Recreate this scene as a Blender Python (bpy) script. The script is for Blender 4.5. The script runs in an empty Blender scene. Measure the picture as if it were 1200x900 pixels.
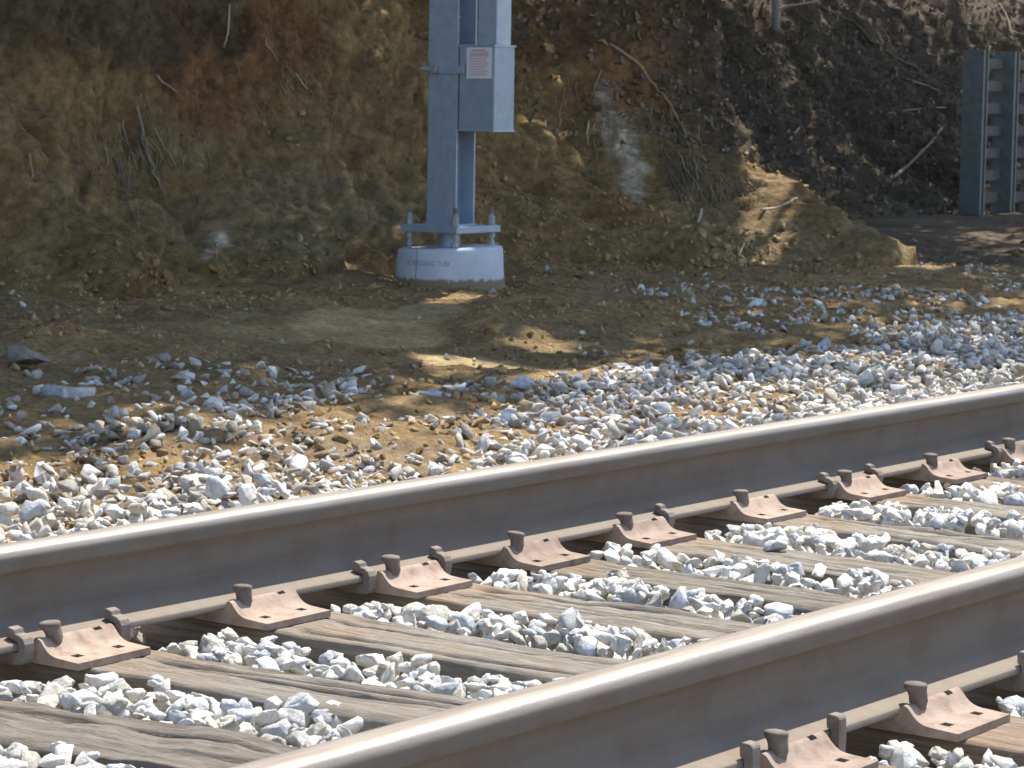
import bpy, bmesh, math, random
import numpy as np
from mathutils import Vector, Matrix
from mathutils.bvhtree import BVHTree

scn = bpy.context.scene
C = scn.collection
R = math.radians

# ------------------------------------------------------------------ camera
FPX, YAW, PITCH, ROLL = 3193.72, 0.9227, 0.1022, 0.0154      # pixels at 1200 px width, radians
CAM = np.array([3.80, 0.0, 1.0205])
fw = np.array([-math.cos(YAW)*math.cos(PITCH), math.sin(YAW)*math.cos(PITCH), -math.sin(PITCH)])
_r = np.cross(fw, [0, 0, 1]); _r /= np.linalg.norm(_r); _u = np.cross(_r, fw)
rt = _r*math.cos(ROLL) + _u*math.sin(ROLL)
up = _u*math.cos(ROLL) - _r*math.sin(ROLL)
cd = bpy.data.cameras.new('camera'); cam = bpy.data.objects.new('camera', cd); C.objects.link(cam)
cam.matrix_world = Matrix(((rt[0], up[0], -fw[0], CAM[0]), (rt[1], up[1], -fw[1], CAM[1]), (rt[2], up[2], -fw[2], CAM[2]), (0, 0, 0, 1)))
cd.sensor_width = 36; cd.lens = 36*FPX/1200; cd.clip_start = .05; cd.clip_end = 2000
cd.dof.use_dof = True; cd.dof.focus_distance = 5.6; cd.dof.aperture_fstop = 22
scn.camera = cam

# ------------------------------------------------------------------ sky, sun, exposure
SUN_EL, SUN_AZ = R(62), R(-5)            # azimuth measured from +Y toward +X
w = bpy.data.worlds.new('World'); scn.world = w; w.use_nodes = True
nt = w.node_tree; nt.nodes.clear()
sky = nt.nodes.new('ShaderNodeTexSky'); sky.sky_type = 'NISHITA'; sky.sun_disc = False
sky.sun_elevation = SUN_EL; sky.sun_rotation = SUN_AZ; sky.air_density = 1.0; sky.dust_density = 1.0; sky.ozone_density = 1.0
bgn = nt.nodes.new('ShaderNodeBackground'); bgn.inputs[1].default_value = 0.15
wo = nt.nodes.new('ShaderNodeOutputWorld')
nt.links.new(sky.outputs[0], bgn.inputs[0]); nt.links.new(bgn.outputs[0], wo.inputs[0])
sl = bpy.data.lights.new('sun', 'SUN'); sl.energy = 5.0; sl.angle = R(.53); sl.color = (1, .95, .87)
so = bpy.data.objects.new('sun', sl); C.objects.link(so)
sdir = Vector((math.sin(SUN_AZ)*math.cos(SUN_EL), math.cos(SUN_AZ)*math.cos(SUN_EL), math.sin(SUN_EL)))
so.rotation_euler = sdir.to_track_quat('Z', 'Y').to_euler(); so.location = (0, 0, 20)
scn.view_settings.view_transform = 'Standard'; scn.view_settings.look = 'None'
scn.view_settings.exposure = 0.75; scn.view_settings.gamma = 1; scn.view_settings.use_curve_mapping = False
scn.render.engine = 'CYCLES'; scn.cycles.use_denoising = True; scn.cycles.max_bounces = 8

# ------------------------------------------------------------------ helpers
def proj(P):
    d = np.asarray(P, float) - CAM; z = d@fw
    return np.stack([600+FPX*(d@rt)/z, 450-FPX*(d@up)/z, z], -1)
def ray(px, py): return fw + rt*(px-600)/FPX - up*(py-450)/FPX
def atz(px, py, z):
    d = ray(px, py); return CAM + d*(z-CAM[2])/d[2]

def _hash(ix, iy, iz, seed):
    h = (ix.astype(np.int64)*374761393 + iy.astype(np.int64)*668265263 + iz.astype(np.int64)*2147483647 + seed*1274126177) & 0xffffffff
    h = ((h ^ (h >> 13))*1274126177) & 0xffffffff
    h = ((h ^ (h >> 16))*2246822519) & 0xffffffff
    return ((h ^ (h >> 15)) & 0xffffff)/float(0xffffff)
def vnoise(x, y, z=0., seed=0):
    x, y, z = np.broadcast_arrays(np.asarray(x, float), np.asarray(y, float), np.asarray(z, float))
    ix, iy, iz = np.floor(x), np.floor(y), np.floor(z)
    fx, fy, fz = x-ix, y-iy, z-iz
    fx = fx*fx*(3-2*fx); fy = fy*fy*(3-2*fy); fz = fz*fz*(3-2*fz)
    out = 0
    for a in (0, 1):
        for b in (0, 1):
            for c in (0, 1):
                out = out + (fx if a else 1-fx)*(fy if b else 1-fy)*(fz if c else 1-fz)*_hash(ix+a, iy+b, iz+c, seed)
    return out*2-1
def fbm(x, y, z=0., o=4, seed=0, g=.5):
    s = 0; a = 1; f = 1
    for k in range(o):
        s = s + a*vnoise(np.asarray(x)*f, np.asarray(y)*f, np.asarray(z)*f, seed+k*17); a *= g; f *= 2.03
    return s
def sstep(a, b, x):
    t = np.clip((np.asarray(x, float)-a)/(b-a), 0, 1); return t*t*(3-2*t)

def mesh_np(name, V, F, col=None, smooth=False):
    """V (n,3), F (m,k) or list of faces; col (n,3) point colours -> attribute 'tint'"""
    me = bpy.data.meshes.new(name)
    if isinstance(F, np.ndarray):
        n, m, k = len(V), len(F), F.shape[1]
        me.vertices.add(n); me.vertices.foreach_set('co', np.ascontiguousarray(V, np.float32).ravel())
        me.loops.add(m*k); me.loops.foreach_set('vertex_index', F.astype(np.int32).ravel())
        me.polygons.add(m); me.polygons.foreach_set('loop_start', np.arange(0, m*k, k, dtype=np.int32))
        me.update(calc_edges=True); me.validate()
    else:
        me.from_pydata([tuple(v) for v in V], [], F)
    if smooth: me.polygons.foreach_set('use_smooth', np.ones(len(me.polygons), bool))
    if col is not None:
        a = me.color_attributes.new('tint', 'FLOAT_COLOR', 'POINT')
        c4 = np.ones((len(V), 4), np.float32); c4[:, :3] = col; a.data.foreach_set('color', c4.ravel())
    me.update(); return me
def grid_faces(nu, nv):
    i = np.arange(nu-1)[:, None]*nv + np.arange(nv-1)[None, :]
    return np.stack([i, i+nv, i+nv+1, i+1], -1).reshape(-1, 4)
def put(name, me, mat, parent=None, loc=None, rot=None):
    o = bpy.data.objects.new(name, me); C.objects.link(o)
    if mat and me is not None and not me.materials: me.materials.append(mat)
    if parent: o.parent = parent
    if loc is not None: o.location = loc
    if rot is not None: o.rotation_euler = rot
    return o
def bm_obj(name, bm, mat, parent=None, loc=None, rot=None, smooth=False, bevel=0):
    if bevel:
        bmesh.ops.bevel(bm, geom=bm.edges[:], offset=bevel, segments=2, affect='EDGES', clamp_overlap=True)
    bmesh.ops.recalc_face_normals(bm, faces=bm.faces[:])
    me = bpy.data.meshes.new(name); bm.to_mesh(me); bm.free()
    if smooth:
        for p in me.polygons: p.use_smooth = True
    return put(name, me, mat, parent, loc, rot)
def tag(o, label=None, cat=None, group=None, kind=None):
    if label: o['label'] = label
    if cat: o['category'] = cat
    if group: o['group'] = group
    if kind: o['kind'] = kind
    return o
def empty(name, loc=(0, 0, 0)):
    o = bpy.data.objects.new(name, None); C.objects.link(o); o.location = loc; o.empty_display_size = .1; return o
def box(bm, a, b):
    x0, y0, z0 = a; x1, y1, z1 = b
    v = [bm.verts.new(p) for p in ((x0,y0,z0),(x1,y0,z0),(x1,y1,z0),(x0,y1,z0),(x0,y0,z1),(x1,y0,z1),(x1,y1,z1),(x0,y1,z1))]
    for f in ((0,3,2,1),(4,5,6,7),(0,1,5,4),(1,2,6,5),(2,3,7,6),(3,0,4,7)): bm.faces.new([v[i] for i in f])
def cyl(bm, c, r, z0, z1, n=16, r2=None, rot=0):
    r2 = r if r2 is None else r2
    a = [bm.verts.new((c[0]+r*math.cos(rot+2*math.pi*i/n), c[1]+r*math.sin(rot+2*math.pi*i/n), z0)) for i in range(n)]
    b = [bm.verts.new((c[0]+r2*math.cos(rot+2*math.pi*i/n), c[1]+r2*math.sin(rot+2*math.pi*i/n), z1)) for i in range(n)]
    for i in range(n): bm.faces.new((a[i], a[(i+1) % n], b[(i+1) % n], b[i]))
    bm.faces.new(a[::-1]); bm.faces.new(b)
def tube_arrays(pts, rad, n=7):
    pts = [Vector(p) for p in pts]; V = []; F = []
    prev = None
    for i, p in enumerate(pts):
        t = (pts[min(i+1, len(pts)-1)] - pts[max(i-1, 0)]).normalized()
        a = t.orthogonal().normalized() if prev is None else (prev - t*prev.dot(t)).normalized()
        prev = a; b = t.cross(a)
        for k in range(n):
            an = 2*math.pi*k/n; V.append(p + (a*math.cos(an)+b*math.sin(an))*rad[i])
    for i in range(len(pts)-1):
        for k in range(n): F.append((i*n+k, i*n+(k+1) % n, (i+1)*n+(k+1) % n, (i+1)*n+k))
    V.append(pts[0]); V.append(pts[-1]); m = len(V)
    for k in range(n):
        F.append((m-2, (k+1) % n, k)); j = (len(pts)-1)*n; F.append((m-1, j+k, j+(k+1) % n))
    return [tuple(v) for v in V], F

# ------------------------------------------------------------------ materials
def mat_new(name):
    m = bpy.data.materials.new(name); m.use_nodes = True; n = m.node_tree; n.nodes.clear()
    o = n.nodes.new('ShaderNodeOutputMaterial'); b = n.nodes.new('ShaderNodeBsdfPrincipled'); n.links.new(b.outputs[0], o.inputs[0])
    return m, n, b
class NT:
    def __init__(s, n): s.n = n
    def add(s, t, **kw):
        x = s.n.nodes.new(t)
        for k, v in kw.items(): setattr(x, k, v)
        return x
    def link(s, a, b): s.n.links.new(a, b)
    def coord(s, scale=(1, 1, 1), kind='Object'):
        tc = s.add('ShaderNodeTexCoord'); mp = s.add('ShaderNodeMapping'); mp.inputs['Scale'].default_value = scale
        s.link(tc.outputs[kind], mp.inputs[0]); return mp.outputs[0]
    def world(s, scale=(1, 1, 1)):
        g = s.add('ShaderNodeNewGeometry'); mp = s.add('ShaderNodeMapping'); mp.inputs['Scale'].default_value = scale
        s.link(g.outputs['Position'], mp.inputs[0]); return mp.outputs[0]
    def noise(s, vec, scale, detail=4, rough=.55):
        x = s.add('ShaderNodeTexNoise'); x.inputs['Scale'].default_value = scale; x.inputs['Detail'].default_value = detail; x.inputs['Roughness'].default_value = rough
        s.link(vec, x.inputs['Vector']); return x.outputs[0]
    def ramp(s, fac, stops):
        r = s.add('ShaderNodeValToRGB'); e = r.color_ramp.elements
        while len(e) < len(stops): e.new(.5)
        for q, (p, c) in zip(e, stops): q.position = p; q.color = (*c, 1) if len(c) == 3 else c
        s.link(fac, r.inputs[0]); return r.outputs[0]
    def mix(s, fac, a, b, mode='MIX'):
        m = s.add('ShaderNodeMix', data_type='RGBA', blend_type=mode)
        for sock, v in ((m.inputs[0], fac), (m.inputs[6], a), (m.inputs[7], b)):
            if hasattr(v, 'is_output'): s.link(v, sock)
            elif isinstance(v, tuple): sock.default_value = (*v, 1)
            else: sock.default_value = v
        return m.outputs[2]
    def bump(s, h, strength, dist, normal=None):
        b = s.add('ShaderNodeBump'); b.inputs['Strength'].default_value = strength; b.inputs['Distance'].default_value = dist
        s.link(h, b.inputs['Height'])
        if normal: s.link(normal, b.inputs['Normal'])
        return b.outputs[0]
    def attr(s, name='tint'):
        a = s.add('ShaderNodeAttribute'); a.attribute_name = name; return a.outputs['Color']

g = lambda v: (v, v, v)
def m_tinted(name, rough=.9, ns=60, amt=.5, bs=120, bd=.004, bstr=.6, spec=.25):
    """colour from the 'tint' attribute broken up by mottling, with fine relief"""
    m, n, b = mat_new(name); t = NT(n); P = t.world()
    mott = t.ramp(t.noise(P, ns, 6, .65), [(.25, g(1-amt)), (.75, g(1+amt*.5))])
    t.link(t.mix(1., t.attr(), mott, 'MULTIPLY'), b.inputs['Base Color'])
    fine_ = t.bump(t.noise(P, bs*3.6, 4, .7), bstr*.8, bd*.45)
    t.link(t.bump(t.noise(P, bs, 6, .75), bstr, bd, fine_), b.inputs['Normal'])
    b.inputs['Roughness'].default_value = rough; b.inputs['Specular IOR Level'].default_value = spec
    return m
M = {}
M['soil'] = m_tinted('soil', .95, 30, .6, 45, .022, 1., .1)
M['bank'] = m_tinted('bank_soil', .95, 18, .6, 30, .03, 1., .1)
M['clod'] = m_tinted('clod', .95, 90, .35, 150, .004, .8, .1)
M['litter'] = m_tinted('leaf_litter', .9, 40, .3, 60, .002, .4, .1)
M['bark'] = m_tinted('bark', .9, 60, .4, 90, .004, .8, .15)

# ballast: white marble-like stone, grey veins, dust
m, n, b = mat_new('ballast_rock'); t = NT(n); P = t.world()
c = t.mix(t.ramp(t.noise(P, 50, 6, .75), [(.46, g(0)), (.64, g(1))]), (1.16, 1.14, 1.10), (.78, .785, .79))
c = t.mix(t.ramp(t.noise(P, 17, 3, .6), [(.5, g(0)), (.75, g(.6))]), c, (.92, .82, .66))
c = t.mix(t.ramp(t.noise(P, 260, 3, .7), [(.60, g(0)), (.74, g(.5))]), c, (.46, .45, .43))
t.link(t.mix(1., t.attr(), c, 'MULTIPLY'), b.inputs['Base Color'])
t.link(t.bump(t.noise(P, 75, 7, .75), 1., .010), b.inputs['Normal']); b.inputs['Roughness'].default_value = .85; b.inputs['Specular IOR Level'].default_value = .3
M['rock'] = m

# rail steel: dusty brown sides, worn bright running band ('tint' red = polish)
m, n, b = mat_new('rail_steel'); t = NT(n); P = t.world((1, 1, 1)); S = t.world((1, .06, 1))
base = t.ramp(t.noise(S, 24, 6, .65), [(.2, (.130, .110, .092)), (.55, (.175, .150, .127)), (.85, (.160, .145, .130))])
base = t.mix(t.ramp(t.noise(P, 9, 4, .6), [(.45, g(0)), (.75, g(.55))]), base, (.135, .092, .063))
base = t.mix(t.ramp(t.noise(P, 300, 3, .7), [(.62, g(0)), (.72, g(.5))]), base, (.30, .26, .21))
sep = t.add('ShaderNodeSeparateColor'); t.link(t.attr(), sep.inputs[0])
top = t.ramp(t.noise(S, 60, 4, .6), [(.3, (.29, .235, .19)), (.7, (.42, .37, .32))])
mm = t.add('ShaderNodeMath', operation='MULTIPLY_ADD'); t.link(t.noise(S, 40, 4, .6), mm.inputs[0]); mm.inputs[1].default_value = .5
sub = t.add('ShaderNodeMath', operation='SUBTRACT'); t.link(sep.outputs[0], sub.inputs[0]); sub.inputs[1].default_value = .25; t.link(sub.outputs[0], mm.inputs[2])
pol = t.ramp(mm.outputs[0], [(.35, g(0)), (.8, g(1))])
# dust on the foot of the rail ('tint' green)
dust = t.mix(t.noise(P, 30, 4, .6), (.20, .158, .12), (.30, .25, .195))
base = t.mix(sep.outputs[1], base, dust)
t.link(t.mix(pol, base, top), b.inputs['Base Color'])
mr = t.add('ShaderNodeMapRange'); t.link(pol, mr.inputs[0]); mr.inputs[3].default_value = .9; mr.inputs[4].default_value = .42; t.link(mr.outputs[0], b.inputs['Roughness'])
mr2 = t.add('ShaderNodeMapRange'); t.link(pol, mr2.inputs[0]); mr2.inputs[4].default_value = .5; t.link(mr2.outputs[0], b.inputs['Metallic'])
t.link(t.bump(t.noise(P, 160, 5, .7), .35, .002), b.inputs['Normal'])
b.inputs['Specular IOR Level'].default_value = .22
M['rail'] = m

def m_rust(name, cols, bstr=.5, rough=.85):
    m, n, b = mat_new(name); t = NT(n); P = t.world()
    c = t.ramp(t.noise(P, 26, 6, .65), [(.25, cols[0]), (.5, cols[1]), (.8, cols[2])])
    c = t.mix(t.ramp(t.noise(P, 220, 4, .7), [(.55, g(0)), (.75, g(.55))]), c, tuple(.5*x for x in cols[0]))
    t.link(c, b.inputs['Base Color']); b.inputs['Roughness'].default_value = rough; b.inputs['Specular IOR Level'].default_value = .3
    t.link(t.bump(t.noise(P, 260, 5, .7), bstr, .0015), b.inputs['Normal']); return m
m = m_rust('rusty_plate', [(.19, .135, .105), (.315, .247, .20), (.385, .325, .277)]); n = m.node_tree; t = NT(n); b = [q for q in n.nodes if q.type == 'BSDF_PRINCIPLED'][0]
src = b.inputs['Base Color'].links[0].from_socket; oi = t.add('ShaderNodeObjectInfo')
t.link(t.mix(1., src, t.ramp(oi.outputs['Random'], [(0, (.82, .78, .74)), (.5, (1.0, .95, .92)), (1, (1.18, 1.12, 1.05))]), 'MULTIPLY'), b.inputs['Base Color']); M['plate'] = m
M['spike'] = m_rust('spike_iron', [(.10, .075, .058), (.165, .135, .112), (.25, .215, .19)])
M['anchor'] = m_rust('anchor_iron', [(.14, .105, .08), (.22, .185, .155), (.30, .265, .235)])

# weathered wood of the ties: grain runs along object X
m, n, b = mat_new('tie_wood'); t = NT(n)
oi = t.add('ShaderNodeObjectInfo')
tc = t.add('ShaderNodeTexCoord'); vm = t.add('ShaderNodeVectorMath', operation='ADD'); t.link(tc.outputs['Object'], vm.inputs[0]); t.link(oi.outputs['Location'], vm.inputs[1])
def mp(scale):
    q = t.add('ShaderNodeMapping'); q.inputs['Scale'].default_value = scale; t.link(vm.outputs[0], q.inputs[0]); return q.outputs[0]
gr = t.noise(mp((1.5, 40, 40)), 3.2, 7, .7)
c = t.ramp(gr, [(.25, (.10, .086, .072)), (.42, (.215, .188, .158)), (.56, (.30, .270, .230)), (.78, (.43, .405, .365))])
c = t.mix(t.ramp(t.noise(mp((1, 1, 1)), 5, 4, .6), [(.48, g(0)), (.75, g(.5))]), c, (.30, .235, .165))
c = t.mix(t.ramp(t.noise(mp((3, 10, 10)), 6, 4, .6), [(.55, g(0)), (.75, g(.7))]), c, (.42, .39, .35))
c = t.mix(1., c, t.attr(), 'MULTIPLY')
t.link(c, b.inputs['Base Color']); b.inputs['Roughness'].default_value = .9; b.inputs['Specular IOR Level'].default_value = .2
t.link(t.bump(t.noise(mp((14, 90, 90)), 4, 7, .75), 1., .006), b.inputs['Normal'])
M['tie'] = m

def m_galv(name, c0, c1, rough=.5, metal=.35):
    m, n, b = mat_new(name); t = NT(n); P = t.world(); S = t.world((1, 1, .15))
    c = t.mix(t.ramp(t.noise(P, 14, 5, .65), [(.35, g(0)), (.7, g(1))]), c0, c1)
    c = t.mix(t.ramp(t.noise(S, 30, 4, .6), [(.55, g(0)), (.8, g(.35))]), c, tuple(.72*x for x in c0))
    t.link(c, b.inputs['Base Color']); b.inputs['Roughness'].default_value = rough; b.inputs['Metallic'].default_value = metal
    t.link(t.bump(t.noise(P, 120, 3, .6), .15, .001), b.inputs['Normal']); return m
M['galv'] = m_galv('galvanised_steel', (.34, .41, .50), (.44, .51, .60))
M['galv2'] = m_galv('box_steel', (.31, .38, .46), (.38, .45, .53), .55)
M['bolt'] = m_galv('bolt_steel', (.30, .31, .33), (.42, .43, .45), .5, .4)
M['rustbolt'] = m_rust('bolt_tip', [(.20, .11, .08), (.26, .17, .14), (.3, .23, .2)])
m, n, b = mat_new('pier_concrete'); t = NT(n); P = t.world()
c = t.mix(t.ramp(t.noise(P, 9, 5, .6), [(.35, g(0)), (.7, g(1))]), (.54, .58, .64), (.64, .68, .73))
c = t.mix(t.ramp(t.noise(P, 70, 4, .7), [(.6, g(0)), (.72, g(.6))]), c, (.36, .35, .33))
sx = t.add('ShaderNodeSeparateXYZ'); gq = t.add('ShaderNodeNewGeometry'); t.link(gq.outputs['Position'], sx.inputs[0])
ma = t.add('ShaderNodeMath', operation='MULTIPLY_ADD'); t.link(t.noise(t.world((1, 1, .5)), 26, 5, .7), ma.inputs[0]); ma.inputs[1].default_value = -.075; t.link(sx.outputs[2], ma.inputs[2])
c = t.mix(t.ramp(ma.outputs[0], [(0, g(1)), (.012, g(0))]), c, (.28, .205, .125))
t.link(c, b.inputs['Base Color']); b.inputs['Roughness'].default_value = .9
t.link(t.bump(t.noise(P, 80, 5, .7), .4, .003), b.inputs['Normal']); M['concrete'] = m
def m_flat(name, col, rough=.7):
    m, n, b = mat_new(name); t = NT(n); P = t.world()
    c = t.mix(t.noise(P, 60, 3, .6), tuple(.9*x for x in col), tuple(min(1, 1.08*x) for x in col))
    t.link(c, b.inputs['Base Color']); b.inputs['Roughness'].default_value = rough; return m
M['paper'] = m_flat('label_paper', (.78, .76, .76)); M['redprint'] = m_flat('red_print', (.68, .52, .55)); M['darkprint'] = m_flat('dark_print', (.22, .2, .22))
M['ink'] = m_flat('faded_ink', (.38, .385, .40)); M['seam'] = m_flat('dark_seam', (.2, .19, .18))
M['wallpost'] = m_galv('old_steel', (.17, .20, .20), (.24, .265, .26), .6, .3)
M['lagging'] = m_rust('lagging', [(.10, .09, .08), (.16, .15, .14), (.22, .21, .2)], .4)
m, n, b = mat_new('foliage'); t = NT(n); P = t.world()
t.link(t.mix(t.noise(P, 3, 3, .6), (.045, .07, .025), (.09, .11, .045)), b.inputs['Base Color']); b.inputs['Roughness'].default_value = .6
tl = t.add('ShaderNodeBsdfTranslucent'); tl.inputs[0].default_value = (.22, .23, .07, 1); ms = t.add('ShaderNodeMixShader'); ms.inputs[0].default_value = .5
t.link(b.outputs[0], ms.inputs[1]); t.link(tl.outputs[0], ms.inputs[2]); t.link(ms.outputs[0], [q for q in n.nodes if q.type == 'OUTPUT_MATERIAL'][0].inputs[0])
M['leaf'] = m

# ------------------------------------------------------------------ terrain
rng = np.random.default_rng(7); random.seed(7)
def soil_z(X, Y):
    z = np.interp(X, [-12, -6.2, -5.6, -4.6, -3.4, -2.2, -1.2, -.9, 2.9, 3.6, 8], [.02, 0, -.02, -.05, -.10, -.125, -.12, -.17, -.17, -.3, -.4])
    far = sstep(-1.2, -2.0, X)
    z = z + far*(fbm(X*.9, Y*.7, 0, 3, 3)*.035 + fbm(X*3.2, Y*2.6, 0, 4, 11)*.018 + np.abs(fbm(X*9, Y*8, 0, 3, 23))*.016)
    for (px, py, rx, ry, h) in MOUNDS:
        z = z + h*np.exp(-patch(X, Y, px, py, rx, ry))
    return z
GU = np.array([.796, .605]); GV = np.array([-.605, .796])          # ground axes across and along the line of sight
def patch(X, Y, px, py, rx, ry, z=-.07):
    """squared radius inside a ground ellipse that looks rx by ry pixels large"""
    c = atz(px, py, z); D = proj(c)[2]; a = rx*D/FPX; b = ry*D*D/FPX/(CAM[2]-z)
    dx, dy = X-c[0], Y-c[1]; return ((dx*GU[0]+dy*GU[1])/a)**2 + ((dx*GV[0]+dy*GV[1])/b)**2
MOUNDS = [(585, 385, 45, 16, .05), (650, 362, 60, 10, .05), (230, 392, 90, 9, .03), (900, 340, 80, 9, .05), (60, 415, 60, 12, .06), (520, 338, 120, 10, -.035)]
BL = [(432, 388, 88, 22, (.74, .53, .26), 1.0), (505, 372, 50, 11, (.66, .49, .26), .85), (560, 419, 75, 9, (.66, .49, .26), .9), (285, 404, 120, 9, (.54, .395, .20), .7), (1065, 322, 45, 8, (.58, .43, .23), .8),  # the pale spot right of the main sand has sunlight put into its colour
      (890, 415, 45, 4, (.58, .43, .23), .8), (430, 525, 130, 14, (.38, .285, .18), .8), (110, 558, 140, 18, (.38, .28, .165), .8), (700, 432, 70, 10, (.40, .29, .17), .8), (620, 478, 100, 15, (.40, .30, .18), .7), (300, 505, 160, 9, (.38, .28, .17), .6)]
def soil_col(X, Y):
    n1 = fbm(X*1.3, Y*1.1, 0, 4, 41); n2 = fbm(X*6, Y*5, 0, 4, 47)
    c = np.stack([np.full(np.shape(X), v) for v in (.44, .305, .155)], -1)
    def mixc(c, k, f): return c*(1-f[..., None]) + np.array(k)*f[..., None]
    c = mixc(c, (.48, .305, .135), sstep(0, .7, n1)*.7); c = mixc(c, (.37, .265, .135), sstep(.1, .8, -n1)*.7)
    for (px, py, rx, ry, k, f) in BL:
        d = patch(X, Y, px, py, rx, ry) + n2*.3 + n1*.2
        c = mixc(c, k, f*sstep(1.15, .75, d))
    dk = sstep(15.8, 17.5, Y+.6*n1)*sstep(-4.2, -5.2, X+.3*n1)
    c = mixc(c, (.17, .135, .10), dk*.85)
    return c*(1+.22*n2[..., None])
def sand_f(X, Y):
    f = 0
    for (px, py, rx, ry, k, q) in BL[:6]:
        f = np.maximum(f, q*sstep(1.3, .7, patch(X, Y, px, py, rx, ry)))
    return f
xs = np.unique(np.concatenate([-np.geomspace(7, 250, 22), np.arange(-7, -1.0, .024), np.arange(-1, 4, .25), np.geomspace(4, 250, 22)]))
ys = np.unique(np.concatenate([-np.geomspace(1, 200, 14), np.arange(-1, 4.5, .5), np.arange(4.5, 19, .03), np.arange(19, 32, .12), np.geomspace(32, 400, 22)]))
GX, GY = np.meshgrid(xs, ys, indexing='ij')
GZ = soil_z(GX, GY) 
sf = sand_f(GX, GY); GZ = GZ - sf*(.6*(np.abs(fbm(GX*9, GY*8, 0, 3, 23))*.016 + fbm(GX*3.2, GY*2.6, 0, 4, 11)*.018))
GZ = GZ + sstep(-1.1, -1.6, GX)*(1-.85*sf)*fbm(GX*20, GY*16, 0, 3, 61)*.011
GZ = np.where(GX < -9, GZ - sstep(-9, -14, GX)*1.0, GZ)
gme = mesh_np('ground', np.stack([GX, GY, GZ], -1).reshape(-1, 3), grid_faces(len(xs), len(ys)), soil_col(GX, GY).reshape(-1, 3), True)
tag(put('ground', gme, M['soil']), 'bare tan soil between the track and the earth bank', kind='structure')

# earth bank: a swept profile, pushed about by noise
TOE_Y = [-60, 0, 8, 10.5, 12.5, 13.8, 14.8, 15.8, 16.5, 17.2, 18.2, 20, 22, 30, 300]
TOE_X = [-5.6, -5.6, -5.9, -6.25, -6.50, -6.3, -5.7, -4.95, -5.1, -5.9, -7.0, -8.6, -9.8, -10, -10]
PT = np.array([(0, -.12), (.12, .0), (.5, .22), (.85, .55), (1.05, 1.0), (1.22, 1.5), (1.5, 2.1), (2.3, 3.0), (3.4, 3.7), (6, 4.1), (20, 4.6), (80, 6)])
seg = np.r_[0, np.cumsum(np.hypot(*np.diff(PT, axis=0).T))]
ts = np.unique(np.concatenate([np.arange(0, 2.6, .022), np.linspace(2.6, 6, 30), np.geomspace(6, seg[-1], 14)]))
by = np.unique(np.concatenate([np.linspace(-60, 6, 30), np.arange(6, 19.4, .028), np.arange(19.4, 36, .06), np.geomspace(36, 300, 25)]))
BY, BT = np.meshgrid(by, ts, indexing='ij')
toe = np.interp(BY, TOE_Y, TOE_X); toe = toe + .12*fbm(BY*.8, 0, 0, 3, 5)
right = sstep(17.2, 19.5, BY)
px_ = np.interp(BT, seg, PT[:, 0]); pz_ = np.interp(BT, seg, PT[:, 1])
# beyond the nose the slope is flatter
px_ = px_ + right*(.55*np.maximum(pz_, 0))
mound = np.exp(-((BY-15.7)/1.3)**2)
px_ = px_ + mound*np.clip(pz_, 0, 1.0)*1.3
talus = np.exp(-((BY-11.2)/.9)**2)*.25 + np.exp(-((BY-14.6)/.8)**2)*.3
px_ = px_ - talus*np.exp(-((BT-.5)/.4)**2)
BX = toe - px_; BZ = pz_.copy()
vis = sstep(0, .3, BT)*(1-sstep(8, 14, BT))
gul = fbm(BY*1.5, BZ*.55, 0, 4, 71)                       # big vertical runnels
mid = fbm(BX*4, BY*4.2, BZ*2.4, 4, 73)
rid = 1-np.abs(fbm(BX*7, BY*7, BZ*4, 3, 79))*2
fine = fbm(BX*20, BY*20, BZ*14, 3, 83)
stri = fbm(BY*3.0+BZ*2.0, (BY*.55-BZ*.5)*22+BX*4, 0, 4, 87)
disp = vis*(.034*stri + .25*gul + .085*mid + .028*rid + .014*fine)
# an undercut dark hollow under the root mat near the top
nx = .8; nz = .45
BX2 = BX + disp*nx; BZ2 = BZ + disp*nz
BY2 = BY + vis*.03*fbm(BX*6, BY*6, BZ*6, 3, 97)
bV = np.stack([BX2, BY2, BZ2], -1).reshape(-1, 3)
q = proj(bV); qx, qy = q[:, 0].reshape(BY.shape), q[:, 1].reshape(BY.shape)
bc = np.stack([np.full(BY.shape, v) for v in (.42, .285, .13)], -1)
def bmix(k, f):
    global bc
    bc = bc*(1-f[..., None]) + np.array(k)*f[..., None]
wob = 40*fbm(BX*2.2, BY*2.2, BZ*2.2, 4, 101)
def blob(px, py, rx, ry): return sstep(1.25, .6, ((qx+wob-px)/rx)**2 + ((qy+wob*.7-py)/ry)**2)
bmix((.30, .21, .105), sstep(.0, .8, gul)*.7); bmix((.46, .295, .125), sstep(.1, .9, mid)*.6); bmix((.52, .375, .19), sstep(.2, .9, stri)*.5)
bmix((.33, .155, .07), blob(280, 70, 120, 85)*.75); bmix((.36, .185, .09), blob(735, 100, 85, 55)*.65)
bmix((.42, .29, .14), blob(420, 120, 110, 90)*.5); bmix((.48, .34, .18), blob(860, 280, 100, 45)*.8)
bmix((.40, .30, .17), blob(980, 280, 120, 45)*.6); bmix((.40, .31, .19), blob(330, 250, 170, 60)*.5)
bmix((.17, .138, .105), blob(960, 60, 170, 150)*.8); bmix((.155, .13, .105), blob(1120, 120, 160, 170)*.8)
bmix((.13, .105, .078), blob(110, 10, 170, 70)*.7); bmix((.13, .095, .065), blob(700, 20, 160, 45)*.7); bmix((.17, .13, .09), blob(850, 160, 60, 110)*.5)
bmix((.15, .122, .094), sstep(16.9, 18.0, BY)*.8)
wob = wob*.30
brk = sstep(-.35, .35, fbm(BX*26, BY*26, BZ*9, 4, 107))
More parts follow.
